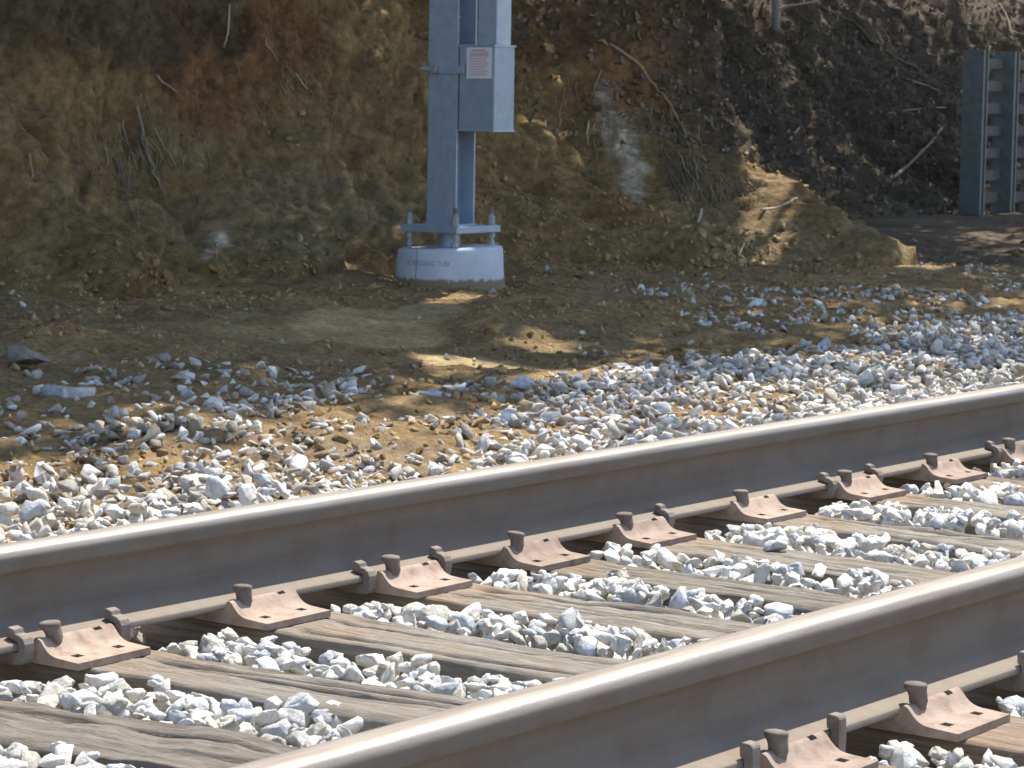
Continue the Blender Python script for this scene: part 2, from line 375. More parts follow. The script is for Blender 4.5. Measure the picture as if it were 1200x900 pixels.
vein = np.maximum.reduce([blob(719, 128, 12, 30), blob(728, 165, 21, 26), blob(742, 185, 13, 45), blob(752, 215, 11, 26), blob(757, 205, 18, 10), blob(256, 280, 10, 14), blob(251, 303, 9, 9)])
bmix((.86, .73, .56), vein*(.45+.55*brk))
bc = bc*1.06*(1+.25*fine[..., None]*.8)
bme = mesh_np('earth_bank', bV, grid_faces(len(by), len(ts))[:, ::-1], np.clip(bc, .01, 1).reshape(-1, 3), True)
bank = tag(put('earth_bank', bme, M['bank']), 'eroded clay bank cut with roots rising behind the mast', kind='structure')
bF = grid_faces(len(by), len(ts))
bvh = BVHTree.FromPolygons(bV.tolist(), bF.tolist())
gF = grid_faces(len(xs), len(ys))
def on_bank(px, py, off=.01):
    d = Vector(ray(px, py)).normalized()
    h = bvh.ray_cast(Vector(CAM), d, 200)
    if h[0] is None: return Vector(atz(px, py, 0)) if py > 140 else Vector(CAM + ray(px, py)*18)
    return h[0] - d*off

# ------------------------------------------------------------------ rock meshes
def hull_rock(seed, n=13, bev=.09, flat=(1, .8, .62), sub=True):
    r = np.random.default_rng(seed)
    p = r.normal(size=(n, 3)); p /= np.linalg.norm(p, axis=1)[:, None]; p *= (.8+.35*r.random((n, 1)))
    p *= np.array(flat)*(.85+.3*r.random(3))
    bm = bmesh.new()
    for v in p: bm.verts.new(v)
    bmesh.ops.convex_hull(bm, input=bm.verts[:])
    for v in [v for v in bm.verts if not v.link_faces]: bm.verts.remove(v)
    bmesh.ops.dissolve_limit(bm, angle_limit=R(14), verts=bm.verts[:], edges=bm.edges[:])
    if bev: bmesh.ops.bevel(bm, geom=bm.edges[:], offset=bev, segments=1, affect='EDGES', clamp_overlap=True)
    bmesh.ops.triangulate(bm, faces=bm.faces[:])
    if bev and sub:
        bmesh.ops.subdivide_edges(bm, edges=[e for e in bm.edges if e.calc_length() > .5], cuts=1)
        bmesh.ops.triangulate(bm, faces=bm.faces[:])
        for v in bm.verts: v.co += v.normal*float(.05*r.normal())*.9
    bmesh.ops.recalc_face_normals(bm, faces=bm.faces[:])
    bm.verts.index_update()
    V = np.array([v.co for v in bm.verts]); F = np.array([[v.index for v in f.verts] for f in bm.faces]); bm.free()
    V -= (V.max(0)+V.min(0))/2; V /= np.abs(V).max()
    return V, F
ROCKS = [hull_rock(100+i, 11+i % 7, .10+.06*(i % 3), [(1, .8, .62), (1, .9, .75), (1, .6, .5), (1, .85, .45)][i % 4]) for i in range(28)]
LOW = [hull_rock(100+i, 7+i % 4, .12, [(1, .8, .62), (1, .9, .75), (1, .6, .5), (1, .85, .45)][i % 4], False) for i in range(28)]
CLODS = [hull_rock(500+i, 7, 0, (1, .85, .7)) for i in range(12)]
def rot_m(a, b, c):
    return np.array(Matrix.Rotation(c, 3, 'Z') @ Matrix.Rotation(b, 3, 'Y') @ Matrix.Rotation(a, 3, 'X'))
def stone_tint(r, soiled=0.):
    k = r.random(); v = .72+.20*r.random()
    if k < .62: c = np.array([v, v*.98, v*.925])
    elif k < .80: c = np.array([v*.72, v*.75, v*.80])
    elif k < .92: c = np.array([v*1.0, v*.93, v*.80])
    else: c = np.array([v*.70, v*.67, v*.60])
    return c*(1-soiled) + np.array([.30, .22, .13])*(.8+.4*r.random())*soiled
def join_rocks(items, lib):
    Vs, Fs, Cs, o = [], [], [], 0
    for (vi, sc, rm, pos, col) in items:
        V, F = lib[vi]; Vs.append((V*sc)@rm.T+pos); Fs.append(F+o); o += len(V); Cs.append(np.broadcast_to(col, (len(V), 3)))
    return np.concatenate(Vs), np.concatenate(Fs), np.concatenate(Cs)

# ------------------------------------------------------------------ track: measured places of the ties
G = 1.5096
TIE_Y0 = [2.95, 3.448, 3.967, 4.438, 4.881, 5.323, 5.843, 6.368, 6.849, 7.335, 7.82, 8.31, 8.80]     # near edge of each far-rail plate
SKEW = [.10, .075, .034, .045, .03, -.01, .02, -.015, .01, .0, .02, -.01, .0]
TIE_TOP = -.029
ORD = ['first', 'second', 'third', 'fourth', 'fifth', 'sixth', 'seventh', 'eighth', 'ninth', 'tenth', 'eleventh', 'twelfth', 'thirteenth']

# drop stones into the cribs on a height map -------------------------------------------------
class Drop:
    def __init__(s, x0, x1, y0, y1, cell): 
        s.x0, s.y0, s.c = x0, y0, cell; s.nx, s.ny = int((x1-x0)/cell), int((y1-y0)/cell)
        X = x0+(np.arange(s.nx)+.5)*cell; Y = y0+(np.arange(s.ny)+.5)*cell; s.X, s.Y = np.meshgrid(X, Y, indexing='ij')
    def rest(s, x, y, a, cz, k):
        i0, i1 = int((x-a-s.x0)/s.c), int((x+a-s.x0)/s.c)+1; j0, j1 = int((y-a-s.y0)/s.c), int((y+a-s.y0)/s.c)+1
        if i0 < 0 or j0 < 0 or i1 > s.nx or j1 > s.ny: return None
        X = s.X[i0:i1, j0:j1]; Y = s.Y[i0:i1, j0:j1]; d = ((X-x)**2+(Y-y)**2)/(a*a); m = d < 1
        if not m.any(): return None
        low = cz*np.sqrt(np.clip(1-d, 0, 1)); H = s.h[i0:i1, j0:j1]
        z = (np.where(m, H+low*k, -9)).max()
        return z, (i0, i1, j0, j1, m, low)
    def commit(s, z, st):
        i0, i1, j0, j1, m, low = st; H = s.h[i0:i1, j0:j1]; H[m] = np.maximum(H, z+low*.85)[m]

def rock_pick(r, size, lib):
    vi = int(r.integers(len(lib))); V = lib[vi][0]; rm = rot_m(r.normal()*.5, r.normal()*.5, r.random()*6.28)
    W = (V*size)@rm.T; e = (W.max(0)-W.min(0))/2
    return vi, rm, (e[0]+e[1])/2*.92, e[2]

crib = Drop(-.60, 2.75, 2.3, 9.3, .01)
crib.h = -.110 + .012*fbm(crib.X*4, crib.Y*4, 0, 3, 131)
forb = np.zeros(crib.h.shape, bool)
for y0, sk in zip(TIE_Y0, SKEW):
    yy = crib.Y - sk*(crib.X-.1); tm = (yy > y0+.018) & (yy < y0+.25) & (crib.X > -.56) & (crib.X < 2.08)
    crib.h[tm] = TIE_TOP; forb |= tm
    for xc in (0, G): forb |= (np.abs(crib.X-xc) < .195) & (yy > y0-.02) & (yy < y0+.215)
for xc in (0, G):
    rm_ = np.abs(crib.X-xc) < .085; crib.h[rm_] = np.maximum(crib.h[rm_], .1)
    am = np.abs(crib.X-xc) < .10; forb |= am
level = -.029 + .020*fbm(crib.X*2.3, crib.Y*2.3, 0, 2, 151)
items = []
for tries in range(42000):
    x = -.25+2.75*rng.random(); y = 2.6+6.2*rng.random()
    size = .020+.014*rng.random()**1.3 if rng.random() < .88 else .032+.013*rng.random()
    size *= .78 if tries > 20000 else 1
    size *= .78 if tries > 32000 else 1
    vi, rm, a, cz = rock_pick(rng, size, ROCKS)
    r_ = crib.rest(x, y, a, cz, .78)
    if r_ is None: continue
    z, st = r_; ci, cj = int((x-crib.x0)/crib.c), int((y-crib.y0)/crib.c)
    if forb[st[0]:st[1], st[2]:st[3]][st[4]].mean() > (.16 if tries < 18000 else .08): continue
    if z+cz*.8 > level[ci, cj]+.014: continue
    if z > .0: continue
    crib.commit(z, st); items.append((vi, size, rm, np.array([x, y, z]), stone_tint(rng), cz))

# the shoulder and the patchy gravel beyond the far rail
far = Drop(-7.2, -.25, 2.8, 24.5, .016)
far.h = soil_z(far.X, far.Y)
dens = np.full(far.h.shape, .045)
def add_d(px, py, rx, ry, v):
    global dens
    dens = np.maximum(dens, v*sstep(1.4, .6, patch(far.X, far.Y, px, py, rx, ry, -.09)))
dens = np.maximum(dens, sstep(-1.9, -1.25, far.X)*.85)
dens = np.maximum(dens, sstep(-2.9, -1.9, far.X)*.40)
for d_ in [(230, 462, 190, 26, .85), (70, 480, 110, 28, .85), (380, 450, 80, 14, .7), (150, 500, 150, 16, .6), (1010, 364, 170, 17, .9), (870, 372, 90, 15, .65), (1120, 395, 120, 22, .95), (1180, 380, 60, 30, .9), (960, 430, 160, 24, .9), (1080, 435, 130, 20, .95), (800, 445, 90, 18, .75),
           (720, 465, 110, 22, .6), (695, 403, 45, 9, .6), (560, 463, 40, 8, .4), (480, 500, 120, 12, .35), (640, 505, 130, 22, .65), (780, 350, 70, 14, .3), (1175, 335, 50, 12, .6), (1190, 255, 40, 8, .8), (500, 560, 200, 14, .8), (200, 600, 200, 18, .8)]:
    add_d(*d_)
for (px, py, rx, ry, v) in [(440, 390, 170, 35, .0), (590, 415, 110, 18, .03), (430, 522, 130, 13, .22), (110, 556, 150, 15, .25), (900, 415, 60, 6, .1), (300, 507, 160, 7, .3), (620, 440, 90, 12, .15), (700, 432, 60, 8, .2)]:
    dd = patch(far.X, far.Y, px, py, rx, ry, -.09); dens = np.where(dd < 1, np.minimum(dens, v+.7*sstep(.6, 1, dd)), dens)
dens = np.clip(dens + .28*fbm(far.X*1.6, far.Y*1.4, 0, 3, 171)*(dens > .1), 0, 1)
fitems = []
for tries in range(44000):
    if tries % 2: x = -.7-2.2*rng.random(); y = 3.2+13*rng.random()
    else: x = -.6-6.0*rng.random()**1.2; y = 3.4+20*rng.random()**.9
    ci, cj = int((x-far.x0)/far.c), int((y-far.y0)/far.c)
    if not (0 <= ci < far.nx and 0 <= cj < far.ny): continue
    dn = dens[ci, cj]
    if rng.random() > dn: continue
    size = .016+.012*rng.random()**1.4 if rng.random() < .94 else .028+.014*rng.random()
    if rng.random() < .3: size *= .6
    vi, rm, a, cz = rock_pick(rng, size, ROCKS); r_ = far.rest(x, y, a, cz, .5 if dn > .7 else .25)
    if r_ is None: continue
    z, st = r_
    if z-soil_level > .08 if (soil_level := float(np.interp(x, [-6, -3, -1.5, -.9, -.5], [0, -.1, -.12, -.12, -.12]))) is None else z > soil_level+(.075 if x > -1.5 else .05)+ .05*sstep(-1.6, -1.0, x): continue
    far.commit(z, st)
    fitems.append((vi, size, rm, np.array([x, y, z]), stone_tint(rng, float(np.clip((.62-dn)*1.1, 0, .6))*(rng.random() < .8) + (.6 if rng.random() < .50 else 0)*(1 if x < -1.5 else .6)), cz))

bed = mesh_np('ballast_bed', *(lambda X, Y: (np.stack([X, Y, np.where((X < -.9) | (X > 2.5), -.2, -.110+.012*fbm(X*4, Y*4, 0, 3, 131))], -1).reshape(-1, 3), grid_faces(X.shape[0], X.shape[1])))(*np.meshgrid(np.linspace(-1.0, 2.7, 75), np.linspace(-20, 60, 400), indexing='ij')), col=None, smooth=True)
a_ = bed.color_attributes.new('tint', 'FLOAT_COLOR', 'POINT'); a_.data.foreach_set('color', np.tile([.36, .34, .31, 1], len(bed.vertices)).astype(np.float32))
bedo = tag(put('ballast_bed', bed, M['rock']), 'pale crushed stone ballast filling the track between the wooden ties', kind='structure')
# the 300 stones that show largest are parts of their own
allst = [('c', it) for it in items] + [('f', it) for it in fitems]
P3 = np.array([it[3] for _, it in allst]); pj = proj(P3); sz = np.array([it[1] for _, it in allst])
topz = np.array([ (crib.h if k == 'c' else far.h)[int((it[3][0]-(crib if k == 'c' else far).x0)/(crib if k == 'c' else far).c), int((it[3][1]-(crib if k == 'c' else far).y0)/(crib if k == 'c' else far).c)] - (it[3][2]+it[5]*.85) for k, it in allst])
def hidden(P):                                   # behind the head of either rail, seen from the camera
    hid = np.zeros(len(P), bool)
    for xc in (0, G):
        for xe, ze in ((xc+.037, .17), (xc-.037, .185)):
            f = (xe-P[:, 0])/(CAM[0]-P[:, 0]); zz = P[:, 2]+f*(CAM[2]-P[:, 2]); hid |= (P[:, 0] < xe) & (zz < ze) & (P[:, 0] < xc)
    return hid
score = np.where((topz < .012) & ~hidden(P3+np.array([0, 0, .01])) & (pj[:, 0] > 5) & (pj[:, 0] < 1195) & (pj[:, 1] > 0) & (pj[:, 1] < 895), sz/pj[:, 2], -1)
pick = set(np.argsort(-score)[:300].tolist()); pick = {i for i in pick if score[i] > 0}
bake = {}
def rock_mesh(vi, tc):
    key = (vi, tc)
    if key not in bake:
        V, F = ROCKS[vi]; r = np.random.default_rng(vi*10+tc); bake[key] = mesh_np('ballast_stone', V, F, np.broadcast_to(stone_tint(r), V.shape), True); bake[key].materials.append(M['rock'])
    return bake[key]
rest_c, rest_f = [], []
for i, (k, it) in enumerate(allst):
    if i in pick:
        o = bpy.data.objects.new('ballast_stone', rock_mesh(it[0], i % 3)); C.objects.link(o); o.parent = bedo
        o.matrix_local = Matrix.Translation(Vector(it[3])) @ Matrix(it[2].tolist()).to_4x4() @ Matrix.Scale(it[1], 4)
    elif topz[i] > (.026 if k == 'c' else .03) or not (-350 < pj[i, 0] < 1550 and pj[i, 1] < 1150): continue      # buried under others
    else: (rest_c if k == 'c' else rest_f).append(it[:5])
for nm, li, lb in (('crib_ballast', rest_c, ROCKS), ('shoulder_ballast', rest_f, LOW)):
    V, F, Cc = join_rocks(li, lb); o = put(nm, mesh_np(nm, V, F, Cc, lb is ROCKS), M['rock'], bedo); o['kind'] = 'stuff'
print('tris/rock', np.mean([len(f) for _, f in ROCKS]), np.mean([len(f) for _, f in LOW]), np.mean([len(f) for _, f in CLODS]), len(rest_c), len(rest_f)); print('stones', len(items), len(fitems), len(pick))

# far stretch of the track outside the frame stays bare bed; a few loose stones are things of their own
def loose_stone(vi, size, loc, rot, tint, label, scale=(1, 1, 1)):
    V, F = ROCKS[vi]; me = mesh_np('loose_stone', V*size*np.array(scale), F, np.broadcast_to(np.array(tint), V.shape), True)
    tag(put('loose_stone', me, M['rock'], None, loc, rot), label, 'stone', 'single stones that stand out')
p_ = atz(908, 645, TIE_TOP); loose_stone(1, .030, (p_[0], p_[1], TIE_TOP+.009), (.1, 0, .4), (.62, .62, .62), 'blocky pale stone lying on top of a tie near the right edge')
p_ = atz(668, 737, TIE_TOP); loose_stone(4, .044, (p_[0], p_[1], -.035), (.3, 1.1, .3), (.50, .51, .52), 'large grey stone standing on edge in front of a tie', (1, .9, 1))
p_ = atz(512, 728, -.05); loose_stone(2, .055, (p_[0], p_[1], -.045), (.5, .3, .9), (.50, .48, .44), 'big dull flat stone just right of the third far-rail plate', (1, .9, 1))
p_ = atz(722, 676, TIE_TOP); loose_stone(5, .045, (p_[0], p_[1], -.045), (0, .1, .2), (.52, .50, .45), 'beige lumpy stone beside the fourth far-rail plate')
p_ = atz(350, 842, -.06); loose_stone(9, .042, (p_[0], p_[1], -.05), (.2, 0, 1.2), (.66, .68, .70), 'rounded white stone between the first two ties by the near rail')
p_ = atz(396, 848, -.06); loose_stone(13, .044, (p_[0], p_[1], -.055), (.1, .2, -.3), (.66, .66, .65), 'wide white stone seen just above the near rail head, lower left')
p_ = atz(300, 497, -.1); loose_stone(7, .05, (p_[0]-.9, p_[1]+.9, -.07), (.1, .2, -.3), (.42, .34, .25), 'brown soil-coated stone in the gravel beyond the far rail, left side')
p_ = atz(80, 465, -.06); loose_stone(0, .085, (p_[0], p_[1], -.05), (.3, .15, .9), (.42, .42, .42), 'long flat blue-grey rock at the left edge of the gravel', (1.2, .7, .7))
p_ = atz(30, 430, -.04); loose_stone(11, .085, (p_[0], p_[1], -.0), (.2, .2, .3), (.30, .27, .23), 'dark rock at the foot of the bank near the left edge')
p_ = atz(507, 465, -.08); loose_stone(15, .085, (p_[0], p_[1], -.075), (.05, .05, .95), (.52, .55, .60), 'flat pale slab half sunk in the soil beyond the far rail', (1, .7, .6))
p_ = atz(612, 456, -.08); loose_stone(6, .06, (p_[0], p_[1], -.06), (.3, .1, 1.2), (.55, .58, .64), 'single pale stone on bare soil right of the sand patch')

# ------------------------------------------------------------------ wooden ties
def make_tie(i, y0, skew):
    r = np.random.default_rng(900+i); L0, L1 = -.75+.03*r.normal(), 1.98+.03*r.normal()
    W = .228+.006*r.normal(); H = .17
    xsn = np.linspace(L0, L1, 150); nt_ = 44
    zz = np.linspace(-H, 0, 9)[:-1]; yt = np.linspace(0, W, nt_)
    sec_y = np.concatenate([np.zeros(len(zz)), yt, np.full(len(zz), W)]); sec_z = np.concatenate([zz, np.zeros(nt_), zz[::-1]])
    X, SY = np.meshgrid(xsn, sec_y, indexing='ij'); _, SZ = np.meshgrid(xsn, sec_z, indexing='ij'); SY = SY.copy(); SZ = SZ.copy()
    top = SZ > -1e-6
    s = i*13.7
    edge = np.minimum(SY, W-SY)
    wear = .008+.016*np.clip(.45+fbm(X*2.2, SY*3, s, 3, 7), 0, 1.5)
    SZ = SZ - top*np.where(edge < wear, (1-edge/wear)**2*wear*.75, 0)
    plate_f = np.maximum(sstep(.26, .2, np.abs(X)), sstep(.26, .2, np.abs(X-G)))
    gr = fbm(X*3, SY*60, s, 4, 9)*.004 + fbm(X*9, SY*26, s, 4, 10)*(.003+.003*(i % 3 == 0)) + fbm(X*1.5, SY*4, s, 2, 12)*.006
    SZ = SZ + top*(gr-.003)*(1-.8*plate_f)
    tint = np.ones(X.shape+(3,))
    for k in range(int(r.integers(3, 6))):
        yc = W*(.12+.76*r.random()); a, b = sorted(r.uniform(L0+.1, L1-.1, 2)); 
        if k == 0: a, b = .12, .9+.6*r.random()
        if b-a < .35: b = a+.35
        wd = .005+.006*r.random() if k < 2 else .0035; dp = .030 if k < 2 else .014
        path = yc + .012*fbm(X*1.6, 3.3*k, s, 3, 20+k) + (X-.5)*.02*r.normal()
        env = sstep(a, a+.15, X)*sstep(b, b-.2, X)
        crack = np.exp(-((SY-path)/wd)**2)*env*top
        SZ = SZ - crack*dp*(1-.9*plate_f)
        SY = SY + (SY-path)*0
    # sides bulge and splinter
    SY = SY + (~top)*(fbm(X*3, SZ*30, s, 3, 33)*.004)*np.where(SY < W/2, -1, 1)
    SY = SY + .006*fbm(X*1.4, 0, s, 2, 35)
    # rust stain beside the plates, oily dark flank
    rs = np.maximum(sstep(.48, .2, np.abs(X)), sstep(.48, .2, np.abs(X-G)))*(.5+.5*np.clip(fbm(X*9, SY*20, s, 3, 39), -1, 1))
    tint = tint*(1-rs[..., None]) + np.array([1.12, .90, .72])*rs[..., None]
    tint *= np.array([.97, .955, .92])*(.90+.3*r.random())
    V = np.stack([X, SY-W/2, SZ], -1).reshape(-1, 3); F = grid_faces(len(xsn), X.shape[1])
    me = mesh_np('wooden_tie', V, np.concatenate([F]), np.clip(tint, .05, 1.6).reshape(-1, 3), False)
    bm = bmesh.new(); bm.from_mesh(me); bm.verts.ensure_lookup_table(); nn = X.shape[1]
    for base in (0, (len(xsn)-1)*nn):
        try: bm.faces.new([bm.verts[base+k] for k in range(nn)])
        except ValueError: pass
    bmesh.ops.recalc_face_normals(bm, faces=bm.faces[:]); bm.to_mesh(me); bm.free()
    for p in me.polygons: p.use_smooth = True
    o = put('wooden_tie', me, M['tie'], None, (0, y0+.134, TIE_TOP), (0, 0, math.atan(skew)))
    lab = ['grey wooden tie cut off by the lower left corner', 'split wooden tie with a long open crack, second from the lower left corner',
           'sun-bleached wooden tie with a knot hole, third from the lower left corner', 'rough wooden tie under the third far-rail plate from the left']
    tag(o, lab[i] if i < 4 else f'weathered wooden tie under the {ORD[i-1]} far-rail plate from the left', 'railway tie', 'wooden ties')
    return o
for i, (y0, sk) in enumerate(zip(TIE_Y0, SKEW)): make_tie(i, y0, sk)

# ------------------------------------------------------------------ rails
half = [(.0762, 0), (.0762, .0100), (.0745, .0125), (.060, .0162), (.042, .0215), (.028, .0285), (.0185, .038), (.0125, .052), (.0095, .072), (.0088, .095), (.0100, .117), (.0140, .128), (.0220, .1345), (.0345, .1395), (.0368, .1430), (.0366, .1640), (.0352, .1725), (.0318, .1785), (.0265, .1818), (.0180, .1842), (.0090, .1854)]
prof = half + [(0, .1857)] + [(-x, z) for x, z in half[::-1]]
def make_rail(xc, label, flip):
    yy = np.concatenate([np.arange(-20, 2, 2.), np.arange(2, 12, .25), np.arange(12, 62, 2.)]); Pn = np.array(prof)
    V = np.stack([np.broadcast_to(Pn[:, 0], (len(yy), len(Pn))), np.broadcast_to(yy[:, None], (len(yy), len(Pn))), np.broadcast_to(Pn[:, 1], (len(yy), len(Pn)))], -1).copy()
    polish = np.interp(Pn[:, 1], [.160, .170, .178, .186], [0, .7, 1, .9])*np.where(Pn[:, 0]*flip < -.010, .35, 1)
    dust = np.interp(Pn[:, 1], [0, .009, .013, .030, .045], [.2, .55, .85, .6, .0])
    col = np.zeros(V.shape); col[..., 0] = polish; col[..., 1] = dust
    me = mesh_np('rail', V.reshape(-1, 3), grid_faces(len(yy), len(Pn)), col.reshape(-1, 3), True)
    bm = bmesh.new(); bm.from_mesh(me); bm.verts.ensure_lookup_table(); n_ = len(Pn)
    for i in range(len(yy)-1): bm.faces.new([bm.verts[i*n_], bm.verts[i*n_+n_-1], bm.verts[(i+1)*n_+n_-1], bm.verts[(i+1)*n_]])
    for e in bm.edges:
        if len(e.link_faces) == 2 and e.calc_face_angle(0) > R(50): e.smooth = False
    bmesh.ops.recalc_face_normals(bm, faces=bm.faces[:]); bm.to_mesh(me); bm.free()
    for p in me.polygons: p.use_smooth = True
    return tag(put('rail', me, M['rail'], None, (xc, 0, 0)), label, 'rail', 'rails of the track')
make_rail(0, 'brown steel rail farther from the viewer, gravel showing behind it', 1)
make_rail(G, 'brown steel rail nearest the viewer, crossing the lower right corner', 1)

# ------------------------------------------------------------------ tie plates with their square holes
def plate_mesh():
    xp = [.00, .050, .0775, .0795, .083, .088, .0935, .098, .106, .114, .122, .130, .1395, .158, .168, .180, .192]
    zp = [-.0008, -.0008, -.0008, .006, .0155, .0185, .017, .0135, .004, -.0035, -.0080, -.0105, -.0120, -.0130, -.0138, -.0145, -.0150]
    xs_ = [-x for x in xp[:0:-1]] + xp; zs_ = zp[:0:-1] + zp
    ysn = [0, .006, .030, .032, .054, .057, .1000, .140, .143, .165, .167, .191, .197]
    nx_, ny_ = len(xs_), len(ysn)
    def zcorr(j, z): return z
    hole = np.zeros((nx_-1, ny_-1), bool)
    for i in range(nx_-1):
        xm = (xs_[i]+xs_[i+1])/2
        for j in range(ny_-1):
            ym = (ysn[j]+ysn[j+1])/2
            if .083 < xm < .098 and .036 < ym < .052: pass
            if (.083 < abs(xm) < .0985) and (.032 < ym < .054 or .143 < ym < .165): hole[i, j] = True
            if .1395 < abs(xm) < .158 and (.032 < ym < .054 or .143 < ym < .165): hole[i, j] = True
    bm = bmesh.new()
    T = [[bm.verts.new((xs_[i], ysn[j], zs_[i])) for j in range(ny_)] for i in range(nx_)]
    B = [[bm.verts.new((xs_[i], ysn[j], -.0285)) for j in range(ny_)] for i in range(nx_)]
    for i in range(nx_-1):
        for j in range(ny_-1):
            if hole[i, j]: continue
            bm.faces.new((T[i][j], T[i+1][j], T[i+1][j+1], T[i][j+1])); bm.faces.new((B[i][j], B[i][j+1], B[i+1][j+1], B[i+1][j]))
            for (di, dj, a, b) in ((-1, 0, (i, j), (i, j+1)), (1, 0, (i+1, j+1), (i+1, j)), (0, -1, (i+1, j), (i, j)), (0, 1, (i, j+1), (i+1, j+1))):
                ni, nj = i+di, j+dj
                if ni < 0 or nj < 0 or ni >= nx_-1 or nj >= ny_-1 or hole[ni, nj]:
                    bm.faces.new((T[a[0]][a[1]], T[b[0]][b[1]], B[b[0]][b[1]], B[a[0]][a[1]]))
    bmesh.ops.remove_doubles(bm, verts=bm.verts[:], dist=1e-6)
    for v in [v for v in bm.verts if not v.link_faces]: bm.verts.remove(v)
    bmesh.ops.recalc_face_normals(bm, faces=bm.faces[:])
    for e in bm.edges:
        if len(e.link_faces) == 2 and e.calc_face_angle(0) > R(40): e.smooth = False
    me = bpy.data.meshes.new('tie_plate'); bm.to_mesh(me); bm.free()
    for p in me.polygons: p.use_smooth = True
    me.materials.append(M['plate']); return me
PM = plate_mesh()

def loft(secs, n=20, e=.72):
    """secs: (z, half x, half y, centre x, squareness 0..1)"""
    V = []; F = []
    for (z, hx, hy, cx, sq) in secs:
        for k in range(n):
            a = 2*math.pi*k/n; c, s = math.cos(a), math.sin(a); p = 1-.62*sq
            V.append((cx+hx*math.copysign(abs(c)**p, c), hy*math.copysign(abs(s)**p, s), z))
    m = len(secs)
    for i in range(m-1):
        for k in range(n): F.append((i*n+k, i*n+(k+1) % n, (i+1)*n+(k+1) % n, (i+1)*n+k))
    F.append(tuple(range(n))[::-1]); F.append(tuple((m-1)*n+k for k in range(n)))
    return V, F
sv, sfc = loft([(-.060, .010, .010, 0, 1), (-.006, .0115, .0115, 0, 1), (.002, .0138, .0138, 0, .8), (.010, .0146, .0146, -.001, .5), (.0165, .0160, .0158, -.003, .3), (.0215, .0185, .0170, -.006, .15), (.0250, .0205, .0182, -.007, .1), (.0290, .0208, .0185, -.007, .1), (.0318, .0190, .0168, -.007, .1), (.0334, .0120, .0110, -.007, .1), (.0340, .0030, .0030, -.007, .1)])
SM = bpy.data.meshes.new('track_spike'); SM.from_pydata(sv, [], sfc); SM.materials.append(M['spike'])
for p in SM.polygons: p.use_smooth = True

def extrude_profile(pts, y0, y1, bev=.0012):
    bm = bmesh.new(); a = [bm.verts.new((x, y0, z)) for x, z in pts]; b = [bm.verts.new((x, y1, z)) for x, z in pts]; n = len(pts)
    bm.faces.new(a); bm.faces.new(b[::-1])
    for i in range(n): bm.faces.new((a[i], b[i], b[(i+1) % n], a[(i+1) % n]))
    bmesh.ops.recalc_face_normals(bm, faces=bm.faces[:])
    bmesh.ops.bevel(bm, geom=[e for e in bm.edges if e.calc_face_angle(0) > R(35)], offset=bev, segments=2, affect='EDGES', clamp_overlap=True)
    me = bpy.data.meshes.new('rail_anchor'); bm.to_mesh(me); bm.free(); me.materials.append(M['anchor']); return me
# gauge-side jaw: a lug on the rail foot, then a rounded shoulder wrapping down round its edge
HOOK = extrude_profile([(.046, .0215), (.050, .0420), (.066, .0380), (.0680, .0300), (.0800, .0285), (.0895, .0230), (.0945, .0130), (.0950, .000), (.0920, -.016), (.084, -.026), (.040, -.030), (-.060, -.030), (-.060, -.0190), (.060, -.0035), (.0772, -.0025), (.0772, .0150)], -.012, .014)
# field-side end: a square upright block against the edge of the foot
BLOCK = extrude_profile([(.0775, .0000), (.0775, .0140), (.0700, .0170), (.0690, .0370), (.0730, .0400), (.0890, .0385), (.0930, .0340), (.0940, .0), (.0930, -.030), (.070, -.036), (-.060, -.034), (-.060, -.019), (.060, -.0035)], -.012, .013)

rs = np.random.default_rng(21)
def place_plate(xc, y0, sk, label):
    tag(put('tie_plate', PM, None, None, (xc, y0, 0), (0, 0, math.atan(sk)*.6)), label, 'tie plate', 'tie plates')
def place_spike(x, y, lift, label):
    tag(put('track_spike', SM, None, None, (x, y, lift), (float(rs.normal()*.05), float(rs.normal()*.05), float(rs.normal()*.22))), label, 'spike', 'track spikes')
for i in range(1, 10):
    y0 = TIE_Y0[i]; nm = ORD[i-1]
    place_plate(0, y0, SKEW[i], f'rusty tie plate with four square holes under the far rail, {nm} from the left')
    place_spike(.0925, y0+.044, .010+.005*float(rs.random()), f'iron spike in the {nm} far-rail plate from the left')
FARA = [(3.424, 'left of the first'), (3.676, 'right of the first'), (4.410, 'left of the third'), (4.672, 'right of the third'), (5.556, 'right of the fifth'), (6.345, 'left of the seventh'), (6.595, 'right of the seventh'), (7.310, 'left of the ninth')]
for y, s in FARA:
    tag(put('rail_anchor', HOOK, None, None, (0, y, 0), (0, 0, float(rs.normal()*.03))), f'hooked iron rail anchor on the far rail foot, {s} plate', 'rail anchor', 'rail anchors')
for k, (y0, sk, nm) in enumerate([(3.565, .075, 'lower, partly cut off near-rail'), (4.018, .034, 'right-hand fully visible near-rail'), (4.53, .05, 'near-rail, at the right edge')]):
    place_plate(G, y0, sk, f'rusty tie plate with square holes under the near rail, {["cut off by the bottom edge", "beside the right edge", "just beyond the right edge"][k]}')
    place_spike(G+.0925, y0+.046, .014+.004*k, f'mushroom-headed spike standing proud in the {nm} plate')
for y, s in [(3.545, 'left of the lower spike'), (3.808, 'right of the lower spike'), (4.488, 'at the right edge')]:
    tag(put('rail_anchor', BLOCK, None, None, (G, y, 0)), f'square-ended iron rail anchor on the near rail foot, {s}', 'rail anchor', 'rail anchors')

